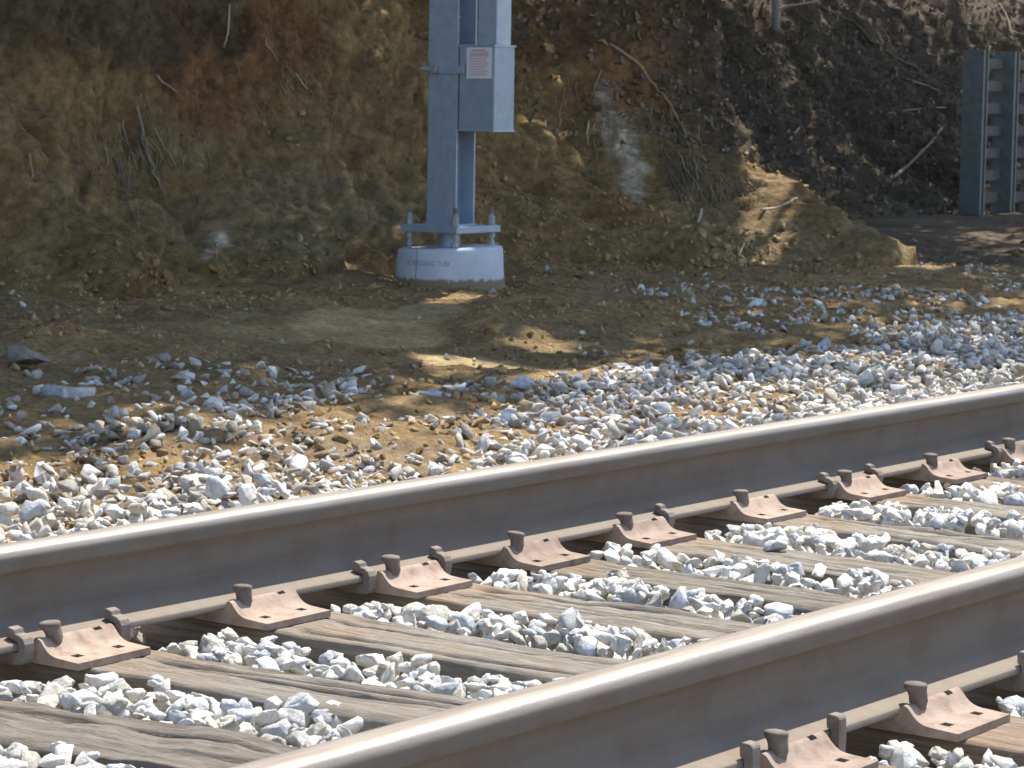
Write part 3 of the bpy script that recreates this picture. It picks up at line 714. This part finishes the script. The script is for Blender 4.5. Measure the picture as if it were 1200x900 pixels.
# ------------------------------------------------------------------ mast on its pier
PX, PY = -5.812, 12.095
pier_z = .215
bm = bmesh.new(); nseg = 56; rings = []
for (z, r_) in [(-.25, .318), (.0, .312), (.10, .304), (.19, .299), (.205, .294), (.212, .284), (.2135, .26), (.214, .05)]:
    ring = []
    for k in range(nseg):
        a = 2*math.pi*k/nseg; rr = r_
        ring.append(bm.verts.new((rr*math.cos(a), rr*math.sin(a), z+(.012*math.cos(a-.4) if z > .15 else 0))))
    rings.append(ring)
for A, B_ in zip(rings, rings[1:]):
    for k in range(nseg): bm.faces.new((A[k], A[(k+1) % nseg], B_[(k+1) % nseg], B_[k]))
bm.faces.new(rings[-1]); bm.faces.new(rings[0][::-1])
pier = empty('concrete_pier', (PX, PY, 0)); tag(pier, 'round white concrete pier carrying the steel mast', 'foundation')
bm_obj('pier_body', bm, M['concrete'], pier, smooth=True)
# direction from the pier to the camera
az = math.atan2(CAM[1]-PY, CAM[0]-PX)
def on_pier(ang, z, off=.0015): r_ = np.interp(z, [0, .1, .19], [.312, .304, .299])+off; return r_*math.cos(ang), r_*math.sin(ang), z
bm = bmesh.new()          # form seam: a recessed-looking dark joint strip
a0 = az-math.asin(.62)    # seen left of the middle
for k in range(8):
    z0, z1 = -.02+k*.0285, -.02+(k+1)*.0285
    q4 = [on_pier(a0-.006, z0), on_pier(a0+.008, z0), on_pier(a0+.006, z1), on_pier(a0-.008, z1)]
    bm.faces.new([bm.verts.new(p) for p in q4])
bmesh.ops.remove_doubles(bm, verts=bm.verts[:], dist=1e-5)
bm_obj('form_seam', bm, M['seam'], pier)
def text_mesh(s, size):
    cu = bpy.data.curves.new('lettering', 'FONT'); cu.body = s; cu.size = size; cu.resolution_u = 2
    o = bpy.data.objects.new('tmp', cu); C.objects.link(o); bpy.context.view_layer.update()
    me = bpy.data.meshes.new_from_object(o); bpy.data.objects.remove(o); return me
me = text_mesh('SC BUILDING TUBE.', .040)
width = max(v.co.x for v in me.vertices)
bm = bmesh.new(); bm.from_mesh(me); bmesh.ops.triangulate(bm, faces=bm.faces[:]); bmesh.ops.subdivide_edges(bm, edges=[e for e in bm.edges if e.calc_length() > .02], cuts=1)
aL = az-math.asin(.80); 
for v in bm.verts:
    ang = aL + v.co.x/.304*.82; v.co = Vector(on_pier(ang, .120-.0 + v.co.y, .0022))
bm_obj('lettering', bm, M['ink'], pier)

mast = empty('steel_mast', (PX, PY, pier_z)); tag(mast, 'galvanised steel H-beam mast with control box, bolted to a concrete pier', 'mast')
PLZ = .085   # underside of the base plate above the pier
bm = bmesh.new(); box(bm, (-.203, -.203, PLZ), (.203, .203, PLZ+.038)); bm_obj('base_plate', bm, M['galv'], mast, bevel=.003)
fwid, dep, tf, tw, H = .103, .088, .014, .010, 5.6
bm = bmesh.new(); z0 = PLZ+.038
pts = [(-fwid, -dep), (fwid, -dep), (fwid, -dep+tf), (tw/2, -dep+tf), (tw/2, dep-tf), (fwid, dep-tf), (fwid, dep), (-fwid, dep), (-fwid, dep-tf), (-tw/2, dep-tf), (-tw/2, -dep+tf), (-fwid, -dep+tf)]
lo = [bm.verts.new((x, y, z0)) for x, y in pts]; hi = [bm.verts.new((x, y, H)) for x, y in pts]
for i in range(12): bm.faces.new((lo[i], lo[(i+1) % 12], hi[(i+1) % 12], hi[i]))
bm.faces.new(lo[::-1]); bm.faces.new(hi)
bm_obj('column', bm, M['galv'], mast, bevel=.0015)
bm = bmesh.new(); box(bm, (-.112, -.097, z0+.0005), (.112, -.0885, z0+.010)); box(bm, (-.112, .0885, z0+.0005), (.112, .097, z0+.010)); box(bm, (.104, -.087, z0+.0005), (.110, .087, z0+.008)); bm_obj('weld_bead', bm, M['galv'], mast)
for sx in (-1, 1):
    for sy in (-1, 1):
        cx, cy = sx*.165, sy*.165
        bm = bmesh.new(); cyl(bm, (cx, cy), .0125, -.03, PLZ+.105, 12); rod = bm_obj('anchor_bolt', bm, M['bolt'], mast, smooth=False)
        bm = bmesh.new(); cyl(bm, (cx, cy), .0128, PLZ+.107, PLZ+.142, 12); bm_obj('bolt_tip', bm, M['rustbolt'], rod)
        for (za, zb) in ((PLZ+.040, PLZ+.070), (PLZ+.072, PLZ+.092), (PLZ-.032, PLZ-.004), (.006, .030)):
            bm = bmesh.new(); cyl(bm, (cx, cy), .022, za, zb, 6, rot=sx*.4); bm_obj('nut', bm, M['bolt'], rod, bevel=.002)
        bm = bmesh.new(); cyl(bm, (cx, cy), .028, PLZ+.0385, PLZ+.0415, 16); bm_obj('washer', bm, M['bolt'], rod)
bm = bmesh.new(); cyl(bm, (0, -.01), .062, -.02, PLZ-.001, 24); bm_obj('conduit_stub', bm, M['galv'], mast, smooth=False)
# control box on the track side of the column
bx0, bx1, by0, by1 = fwid+.004, fwid+.004+.245, -.075, .115
zb0, zb1 = 1.205-pier_z-.20, 1.685-pier_z-.20
def zat(py):   # height of an image row on the mast
    d = ray(535, py); k = (PY-CAM[1])/d[1]; return CAM[2]+d[2]*k
zb0, zb1 = zat(152)-pier_z, zat(54)-pier_z
bm = bmesh.new(); box(bm, (bx0, by0, zb0), (bx1, by1, zb1)); cbox = bm_obj('control_box', bm, M['galv2'], mast, bevel=.004)
bm = bmesh.new(); box(bm, (bx0-.001, by0-.006, zb1-.004), (bx1+.006, by1+.004, zb1+.006)); bm_obj('box_lid_lip', bm, M['galv'], cbox)
bm = bmesh.new(); box(bm, (bx0-.001, by0-.005, zb0-.006), (bx1+.005, by1+.003, zb0+.004)); bm_obj('box_bottom_lip', bm, M['galv'], cbox)
zl0, zl1 = zat(92)-pier_z, zat(56)-pier_z; lx0 = bx0+.055; lx1 = lx0+.175
bm = bmesh.new(); box(bm, (lx0, by0-.004, zl0), (lx1, by0-.0005, zl1)); lab = bm_obj('label', bm, M['paper'], cbox)
hh = zl1-zl0
for (a, b_, x0, x1, mt) in [(.90, .925, .2, .75, 'darkprint'), (.80, .87, .12, .88, 'redprint'), (.76, .775, .12, .88, 'darkprint')] + [(.70-.085*k, .75-.085*k, .10, .88-.06*(k % 3), 'redprint') for k in range(8)]:
    bm = bmesh.new(); W_ = lx1-lx0; box(bm, (lx0+x0*W_, by0-.0062, zl0+a*hh), (lx0+x1*W_, by0-.0042, zl0+b_*hh)); bm_obj('print_line', bm, M[mt], lab)
# riser duct above the box
bm = bmesh.new(); box(bm, (bx0+.105, by0+.03, zb1+.007), (bx0+.235, by0+.165, H-.3)); bm_obj('cable_riser', bm, M['galv'], mast, bevel=.003)
# strap and latch across the flange
zs = zat(82)-pier_z
bm = bmesh.new(); box(bm, (-.02, -dep-.012, zs-.022), (bx0+.05, -dep-.0005, zs+.022)); bm_obj('strap', bm, M['galv'], mast, bevel=.002)
bm = bmesh.new(); box(bm, (-.060, -dep-.045, zs-.020), (-.022, -dep-.0006, zs+.024)); bm_obj('clamp', bm, M['bolt'], mast, bevel=.004)
bm = bmesh.new(); cyl(bm, (0, 0), .014, -.05, .05, 12); lt = bm_obj('clamp_bolt', bm, M['bolt'], mast, (-.068, -dep-.035, zs+.002), (0, math.pi/2, .3))
bm = bmesh.new(); cyl(bm, (0, 0), .012, 0, .06, 10); bm_obj('eye_bolt', bm, M['bolt'], mast, (.06, -.02, zat(20)-pier_z), (math.pi/2, 0, .2))

# ------------------------------------------------------------------ steel crib wall at the far right
wall = empty('crib_wall', (-9.63, 25.87, 0)); tag(wall, 'dark steel crib wall of upright beams and open horizontal slats', 'retaining wall')
ztop = 1.66
for k in range(4):
    yk = -.22+.70*k; bm = bmesh.new(); fw_, dp_, tf_, tw_ = .120, .055, .02, .10
    pts = [(-fw_, -dp_), (fw_, -dp_), (fw_, -dp_+tf_), (tw_, -dp_+tf_), (tw_, dp_-tf_), (fw_, dp_-tf_), (fw_, dp_), (-fw_, dp_)]
    lo = [bm.verts.new((x, yk+y, -.3)) for x, y in pts]; hi = [bm.verts.new((x, yk+y, ztop)) for x, y in pts]
    for i in range(8): bm.faces.new((lo[i], lo[(i+1) % 8], hi[(i+1) % 8], hi[i]))
    bm.faces.new(lo[::-1]); bm.faces.new(hi); bm_obj('upright_beam', bm, M['wallpost'], wall)
    for j in range(7):
        if k == 0: continue
        z_ = .06+j*.235; bm = bmesh.new(); box(bm, (-.06, yk-.62, z_), (-.01, yk-.06, z_+.11)); bm_obj('slat', bm, M['lagging'], wall, bevel=.006)

# ------------------------------------------------------------------ roots, sticks and branches
WOOD = {'pale': (.56, .48, .36), 'grey': (.36, .30, .22), 'dark': (.15, .125, .10), 'tan': (.38, .29, .18)}
def stick(name, pix, r0, r1, tone, label, cat, off=.02, group=None, jit=.012, sub=4, seed=0, lift=None):
    r = np.random.default_rng(seed+len(label)); P = [np.array(on_bank(x, y, off)) for x, y in pix]
    if lift is not None: P = [p*(1) for p in P]
    pts = []
    for a, b_ in zip(P, P[1:]):
        for k in range(sub): pts.append(a+(b_-a)*k/sub + r.normal(size=3)*jit*(0 if k == 0 else 1))
    pts.append(P[-1]); n = len(pts)
    rad = [(r0+(r1-r0)*i/(n-1))*(1+.15*r.normal()) for i in range(n)]
    V, F = tube_arrays(pts, rad); V = np.array(V)
    me = mesh_np(name, V, F, np.broadcast_to(np.array(WOOD[tone])*(.9+.2*r.random()), V.shape), True)
    return tag(put(name, me, M['bark']), label, cat, group)
rootg = 'roots hanging from the bank'
stick('root', [(701, 48), (715, 52), (745, 72), (768, 100), (785, 122), (795, 142), (806, 160), (827, 188)], .012, .009, 'tan', 'long pale root running down the bank right of the mast', 'root', .03, rootg, .008)
stick('root', [(786, 125), (787, 140), (798, 158), (808, 172), (816, 195), (818, 210)], .010, .006, 'grey', 'forked grey root just below the long pale root', 'root', .03, rootg, .008)
stick('root', [(789, 150), (795, 180), (804, 200), (814, 212)], .008, .004, 'grey', 'thin curved root hanging left of the forked root', 'root', .025, rootg, .006)
stick('root', [(705, 82), (697, 100), (696, 125)], .009, .004, 'tan', 'short curved root above the white streak in the bank', 'root', .025, rootg, .004)
stick('root', [(690, 142), (688, 155), (690, 170)], .009, .004, 'pale', 'short pale root left of the white streak in the bank', 'root', .02, rootg, .004)
stick('root', [(697, 145), (696, 170), (699, 185), (702, 206)], .006, .003, 'tan', 'hair-thin root dangling beside the white streak', 'root', .02, rootg, .006)
stick('root', [(662, 103), (656, 130), (657, 155)], .006, .003, 'grey', 'thin straight root between the mast and white streak', 'root', .02, rootg, .005)
stick('root', [(764, 120), (762, 140), (770, 158)], .007, .003, 'grey', 'small bowed root right of the white streak', 'root', .02, rootg, .005)
stick('root', [(269, 6), (267, 40), (263, 56)], .008, .004, 'pale', 'pale root dangling at the top edge, left of the mast', 'root', .03, rootg, .004)
stick('root', [(312, 45), (325, 70), (341, 106)], .006, .003, 'tan', 'thin slanting root on the bank left of the mast', 'root', .02, rootg, .008)
stick('root', [(346, 86), (353, 95), (360, 105)], .008, .004, 'pale', 'tiny pale root stub left of the mast', 'root', .02, rootg, .002)
stick('root', [(160, 125), (168, 155), (175, 185), (185, 210), (193, 230)], .010, .004, 'grey', 'longest of the grey roots fanning down the left bank', 'root', .03, rootg, .008)
stick('root', [(180, 150), (192, 175), (208, 195)], .008, .003, 'grey', 'right-hand root of the grey fan on the left bank', 'root', .03, rootg, .006)
stick('root', [(145, 140), (150, 170), (160, 200)], .007, .003, 'grey', 'left-hand root of the grey fan on the left bank', 'root', .03, rootg, .006)
stick('root', [(122, 172), (127, 190), (124, 196)], .008, .004, 'tan', 'stubby root below the hollow on the left bank', 'root', .03, rootg, .003)
stick('root', [(183, 88), (190, 96), (208, 108)], .009, .003, 'pale', 'bright broken root tip high on the left bank', 'root', .03, rootg, .002)
stick('root', [(35, 180), (38, 200), (33, 222)], .007, .003, 'tan', 'small root near the left edge of the bank', 'root', .02, rootg, .004)
stick('stick', [(822, 245), (820, 255), (818, 261)], .013, .007, 'pale', 'short bright stick poking up left of the lit clods', 'stick', .03, None, .002)
stick('stick', [(892, 246), (910, 244), (921, 239), (934, 232)], .009, .006, 'pale', 'pale bent stick lying right of the lit clods', 'stick', .03, None, .003)
stick('stick', [(866, 300), (870, 290), (872, 285)], .010, .006, 'pale', 'small upright twig at the foot of the lit clods', 'stick', .03, None, .002)
stick('stick', [(926, 163), (932, 155), (937, 150)], .016, .010, 'pale', 'broken pale splinter on the dark leafy slope', 'stick', .03, None, .002)
stick('branch', [(1048, 208), (1070, 188), (1090, 168), (1104, 150)], .020, .014, 'grey', 'straight grey branch leaning on the slope left of the crib wall', 'branch', .08, None, .006)
stick('branch', [(1040, 133), (1075, 128), (1108, 126)], .012, .008, 'grey', 'thin branch pointing at the crib wall', 'branch', .08, None, .006)
stick('branch', [(962, 8), (1000, 25), (1020, 48), (1050, 68), (1085, 88), (1112, 104)], .024, .012, 'dark', 'long fallen branch slanting down to the crib wall', 'branch', .10, None, .015)
stick('branch', [(908, 11), (930, 6), (950, 3), (975, -6)], .016, .012, 'grey', 'pale branch crossing the top edge beside the thin trunk', 'branch', .10, None, .006)
stick('branch', [(1062, 92), (1085, 100), (1100, 106)], .012, .008, 'grey', 'short twig below the long fallen branch', 'branch', .08, None, .004)
stick('branch', [(1172, 5), (1182, 25), (1188, 55)], .016, .010, 'dark', 'dark twig above the crib wall in the top right corner', 'branch', .08, None, .006)
# small trunk at the top edge
b0 = on_bank(910, 40, -.05); trunk_pts = [b0+Vector((0, 0, -.15)), b0+Vector((-.02, .0, .3)), b0+Vector((.01, .02, 1.4)), b0+Vector((-.05, 0, 3.0))]
V, F = tube_arrays(trunk_pts, [.050, .045, .042, .03], 10); V = np.array(V)
sap = empty('sapling', b0); tag(sap, 'thin grey sapling trunk cut by the top edge', 'sapling')
o = put('trunk', mesh_np('trunk', V-np.array(b0), F, np.broadcast_to((.30, .31, .31), V.shape), True), M['bark'], sap)

# hair roots: a fringe of fine fibres on the left bank and by the lit clods
def fringe(name, cx, cy, sx, sy, n, L, lean, tone, label, seed, fan=0.):
    r = np.random.default_rng(seed); VV, FF = [], []; o_ = 0
    for k in range(n):
        x, y = cx+sx*r.normal()*.5, cy+sy*r.normal()*.5; ln = L*(.5+.9*r.random()); le = lean+.18*r.normal()+fan*(x-cx)/sx
        P = [np.array(on_bank(x+le*ln*f + 2*r.normal(), y+ln*f, .015+.02*r.random())) for f in (0, .33, .66, 1)]
        rr = .0018+.0024*r.random()
        V, F = tube_arrays(P, [rr, rr*.9, rr*.7, rr*.4], 4); VV += V; FF += [tuple(i+o_ for i in f) for f in F]; o_ += len(V)
    VV = np.array(VV); me = mesh_np(name, VV, FF, np.broadcast_to(WOOD[tone], VV.shape), True)
    tag(put(name, me, M['bark']), label, 'roots', kind='stuff')
fringe('root_fringe', 170, 165, 75, 60, 70, 46, .25, 'grey', 'fine grey rootlets matted on the left part of the bank', 1)
fringe('root_fringe', 365, 80, 90, 60, 60, 20, .2, 'tan', 'fine tan rootlets high on the bank beside the mast', 2)
fringe('root_fringe', 852, 214, 22, 14, 70, 18, .55, 'tan', 'tangle of straw-coloured rootlets above the lit clods', 3, .3)
fringe('root_fringe', 800, 205, 30, 40, 45, 30, .3, 'grey', 'grey rootlets trailing below the long pale root', 4)
fringe('root_fringe', 690, 130, 60, 60, 40, 24, .0, 'tan', 'sparse fine roots around the white streak', 5)

# ------------------------------------------------------------------ clods and leaf litter (uncountable)
r = np.random.default_rng(77); nC = 14000
cx_ = -1.3-4.8*r.random(nC); cy_ = 4.4+13.7*r.random(nC)**.85
cs_ = .006+.016*r.random(nC)**3 + np.where(r.random(nC) < .03, .02*r.random(nC), 0)
keep = ~((sand_f(cx_, cy_) > .25) & (r.random(nC) < .93)) & (vnoise(cx_*1.2, cy_*1.1, 0, 300) + .3*r.normal(size=nC) > -.05)
cl = np.stack([cx_, cy_, 0*cx_, cs_], -1)[keep]; gz = soil_z(cl[:, 0], cl[:, 1]); cc = soil_col(cl[:, 0], cl[:, 1])
citems = [(int(r.integers(12)), s, rot_m(*(r.random(3)*6.28)), np.array([x, y, z+s*.25]), c_*(.75+.5*r.random())) for (x, y, _, s), z, c_ in zip(cl, gz, cc)]
# on the talus and the face
nv = len(ts); ii = np.arange(len(by))
cand_i = np.where((by > 7) & (by < 18.5))[0]; LUMP = vnoise(BY*1.7, BT*2.2, 0, 310)
for k in range(8000):
    i = int(r.choice(cand_i)); tt = abs(r.normal())*.65 if k % 4 else 2.2*r.random(); j = int(np.searchsorted(ts, min(tt, 2.5)))
    lump = LUMP[i, j]
    if lump < -.1+.4*ts[j]*r.random(): continue
    p = bV[i*nv+j]; s = .006+.020*r.random()**3 + (.025*r.random() if r.random() < .04 else 0)
    if abs(p[1]-16.0) < 1.4 and tt < .9: s *= 1.35
    citems.append((int(r.integers(12)), s, rot_m(*(r.random(3)*6.28)), p+np.array([s*.3, 0, s*.2]), bc.reshape(-1, 3)[i*nv+j]*(.8+.5*r.random())))
for k in range(170):                                   # mud heaped against the pier
    a = r.random()*6.283; rr = .315+.10*r.random()**2; s = .007+.016*r.random()**2; x, y = -5.812+rr*math.cos(a), 12.095+rr*math.sin(a)
    citems.append((int(r.integers(12)), s, rot_m(*(r.random(3)*6.28)), np.array([x, y, float(soil_z(np.array(x), np.array(y)))+s*.25]), np.array([.44, .305, .155])*(.7+.5*r.random())))
V, F, Cc = join_rocks(citems, CLODS)
tag(put('soil_clods', mesh_np('soil_clods', V, F, Cc), M['clod']), 'crumbled soil clods scattered over the bare ground and bank foot', 'soil', kind='stuff')

LV, LF, LC = [], [], []; o_ = 0
cand_i = np.where((by > 14.2) & (by < 34))[0]; wgt = np.gradient(by)[cand_i]; wgt = wgt*np.interp(by[cand_i], [14.2, 15, 17, 30, 34], [.05, .5, 1.3, 1.1, .6]); wgt /= wgt.sum()
for i in r.choice(cand_i, 13000, p=wgt):
    yv = by[i]; tmin = np.interp(yv, [14.2, 15, 16.5, 17.5, 18], [2.0, 1.5, 1.0, .5, .05]); tt = tmin+r.random()*(3.2-tmin); j = int(np.searchsorted(ts, tt)); p = bV[int(i)*nv+j]
    s = .012+.024*r.random(); rm = rot_m(r.normal()*.7, -.7+r.normal()*.6, r.random()*6.28); bend = s*(.2+.5*r.random())
    q = np.array([(-s, -s*.5, bend), (0, -s*.55, 0), (s, -s*.3, bend*.7), (s, s*.3, bend), (0, s*.55, 0), (-s, s*.5, bend*.6)])@rm.T + p + np.array([.012, 0, .014])
    kcol = [(.24, .18, .125), (.17, .14, .115), (.30, .235, .165), (.22, .20, .18), (.40, .34, .27)][int(r.choice(5, p=[.35, .3, .15, .15, .05]))]
    LV.append(q); LF += [(o_, o_+1, o_+4, o_+5), (o_+1, o_+2, o_+3, o_+4)]; LC.append(np.broadcast_to(kcol, (6, 3))); o_ += 6
tag(put('leaf_litter', mesh_np('leaf_litter', np.concatenate(LV), LF, np.concatenate(LC)), M['litter']), 'dead brown leaf litter covering the dark slope on the right', 'leaf litter', kind='stuff')

FLECKS = [(555, 419, 75, 8), (515, 358, 55, 6), (858, 300, 55, 22), (905, 415, 70, 5), (690, 438, 90, 9), (640, 398, 45, 6), (1050, 418, 70, 5), (300, 520, 150, 8), (1070, 322, 40, 6)]  # sunny ground spots: crown leaves shading them are cut away to let light through
DARK = [np.array(on_bank(px, py, 0)) for px in range(60, 490, 22) for py in range(20, 250, 24)]  # bank spots kept in shade by extra leaves added along the sun's rays
# ------------------------------------------------------------------ trees on top of the bank (their crowns shade the bank)
def tree(x, y, h, lean, rad, nl, label, seed, trunk_r=.16):
    r = np.random.default_rng(seed); j = int(np.argmin(np.abs(by-y))); zb = float(np.interp(-x, -bV.reshape(len(by), nv, 3)[j, :, 0], bV.reshape(len(by), nv, 3)[j, :, 2]))
    root = empty('tree', (x, y, zb-.1)); tag(root, label, 'tree', 'trees on top of the bank')
    top = np.array([lean, .3*r.normal(), h]); VV, FF = [], []; o_ = 0
    def addt(P, rr, n=9):
        nonlocal VV, FF, o_
        V, F = tube_arrays(P, rr, n); VV += V; FF += [tuple(i+o_ for i in f) for f in F]; o_ += len(V)
    mids = [top*f + np.array([.15*r.normal()*f, .15*r.normal()*f, 0]) for f in (0, .2, .4, .6, .8, 1)]
    addt(mids, [trunk_r*(1-.8*f) for f in (0, .2, .4, .6, .8, 1)])
    ends = []
    for k in range(16):
        f = .35+.62*r.random(); b0 = top*f; an = r.random()*6.28; L = np.array([rad[0]*(.45+.5*r.random())*math.cos(an), rad[1]*(.45+.5*r.random())*math.sin(an), rad[2]*(.1+.7*r.random())])
        if k % 3 == 0: L[0] = abs(L[0])
        P = [b0+L*u_+np.array([0, 0, .25*u_*(1-u_)])+.08*r.normal(size=3)*u_ for u_ in (0, .35, .7, 1)]
        addt(P, [trunk_r*.4*(1-f*.5), trunk_r*.28, trunk_r*.16, .012], 6); ends += P[1:]
        for q_ in range(3):
            s0 = P[1+q_ % 3]; E_ = s0+r.normal(size=3)*np.array(rad)*.22; addt([s0, (s0+E_)/2+.05*r.normal(size=3), E_], [.03, .018, .007], 5); ends.append(E_)
    put('trunk', mesh_np('trunk', np.array(VV), FF, np.broadcast_to((.20, .17, .14), (len(VV), 3)), True), M['bark'], root)
    ends = np.array(ends); c_ = ends[r.integers(len(ends), size=nl)] + r.normal(size=(nl, 3))*np.array([.42, .42, .30])
    nl = int(nl*.62*.76); c_ = c_[:nl]; wc = c_ + np.array([x, y, zb-.1]); sd = np.array(sdir); hit = wc - sd*((wc[:, 2]+.06)/sd[2])[:, None]
    gap = np.zeros(nl, bool)
    for f_ in FLECKS: gap |= patch(hit[:, 0], hit[:, 1], *f_) < 1
    c_ = c_[~gap]
    if seed % 1000 in (1, 2, 3, 10, 11):
        dp = np.array(DARK)[r.integers(len(DARK), size=2600)]; up_ = dp + sd*((4.4+1.4*r.random(2600)+zb-.1-dp[:, 2])/sd[2])[:, None] + .16*r.normal(size=(2600, 3)); up_ = up_[np.abs(up_[:, 1]-y-.3) < 2.2]
        c_ = np.concatenate([c_, up_-np.array([x, y, zb-.1])])
    nl = len(c_); s = .070+.070*r.random(nl); A = r.normal(size=(nl, 3)); A /= np.linalg.norm(A, axis=1)[:, None]; B_ = np.cross(A, r.normal(size=(nl, 3))); B_ /= np.linalg.norm(B_, axis=1)[:, None]
    Q = np.stack([c_-A*s[:, None]*1.3, c_+B_*s[:, None]*.7, c_+A*s[:, None]*1.3, c_-B_*s[:, None]*.7], 1).reshape(-1, 3)
    put('crown', mesh_np('crown', Q, np.arange(nl*4).reshape(-1, 4)), M['leaf'], root)
for k, (x, y, h, ln, rad, nl) in enumerate([(-10.2, 5.0, 5.2, 4.6, (3.6, 2.6, 1.5), 12000), (-10.2, 8.2, 5.4, 4.7, (3.6, 2.6, 1.5), 14000), (-10.4, 11.2, 5.8, 5.3, (3.6, 2.6, 1.5), 15000), (-10.3, 14.2, 5.6, 5.9, (3.8, 2.6, 1.5), 16000), (-10.6, 17.4, 5.8, 6.5, (3.8, 2.7, 1.6), 17000), (-12.2, 20.6, 5.8, 7.8, (4.2, 2.7, 1.6), 17000),
                                           (-13.6, 24.0, 6.2, 6.6, (4.6, 2.8, 1.7), 19000), (-14, 28.0, 6.4, 6.0, (4.8, 3, 1.8), 19000), (-14, 32.5, 6.6, 3.6, (4.2, 3.2, 1.8), 12000), (-13.6, 37.5, 6.6, 3.0, (4.2, 3.2, 1.8), 10000), (-12.4, 9.8, 6.6, 3.8, (3.6, 2.6, 1.6), 19000), (-12.4, 12.8, 6.8, 3.8, (3.6, 2.6, 1.6), 20000), (-12.4, 16.0, 6.6, 3.8, (3.6, 2.6, 1.6), 13000)]):
    tree(x, y, h, ln, rad, nl, f'leafy tree on top of the bank above the frame, {ORD[k]+" from the left" if k < 10 else ["left", "middle", "right"][k-10]+" one of the back row"}', 1000+k)
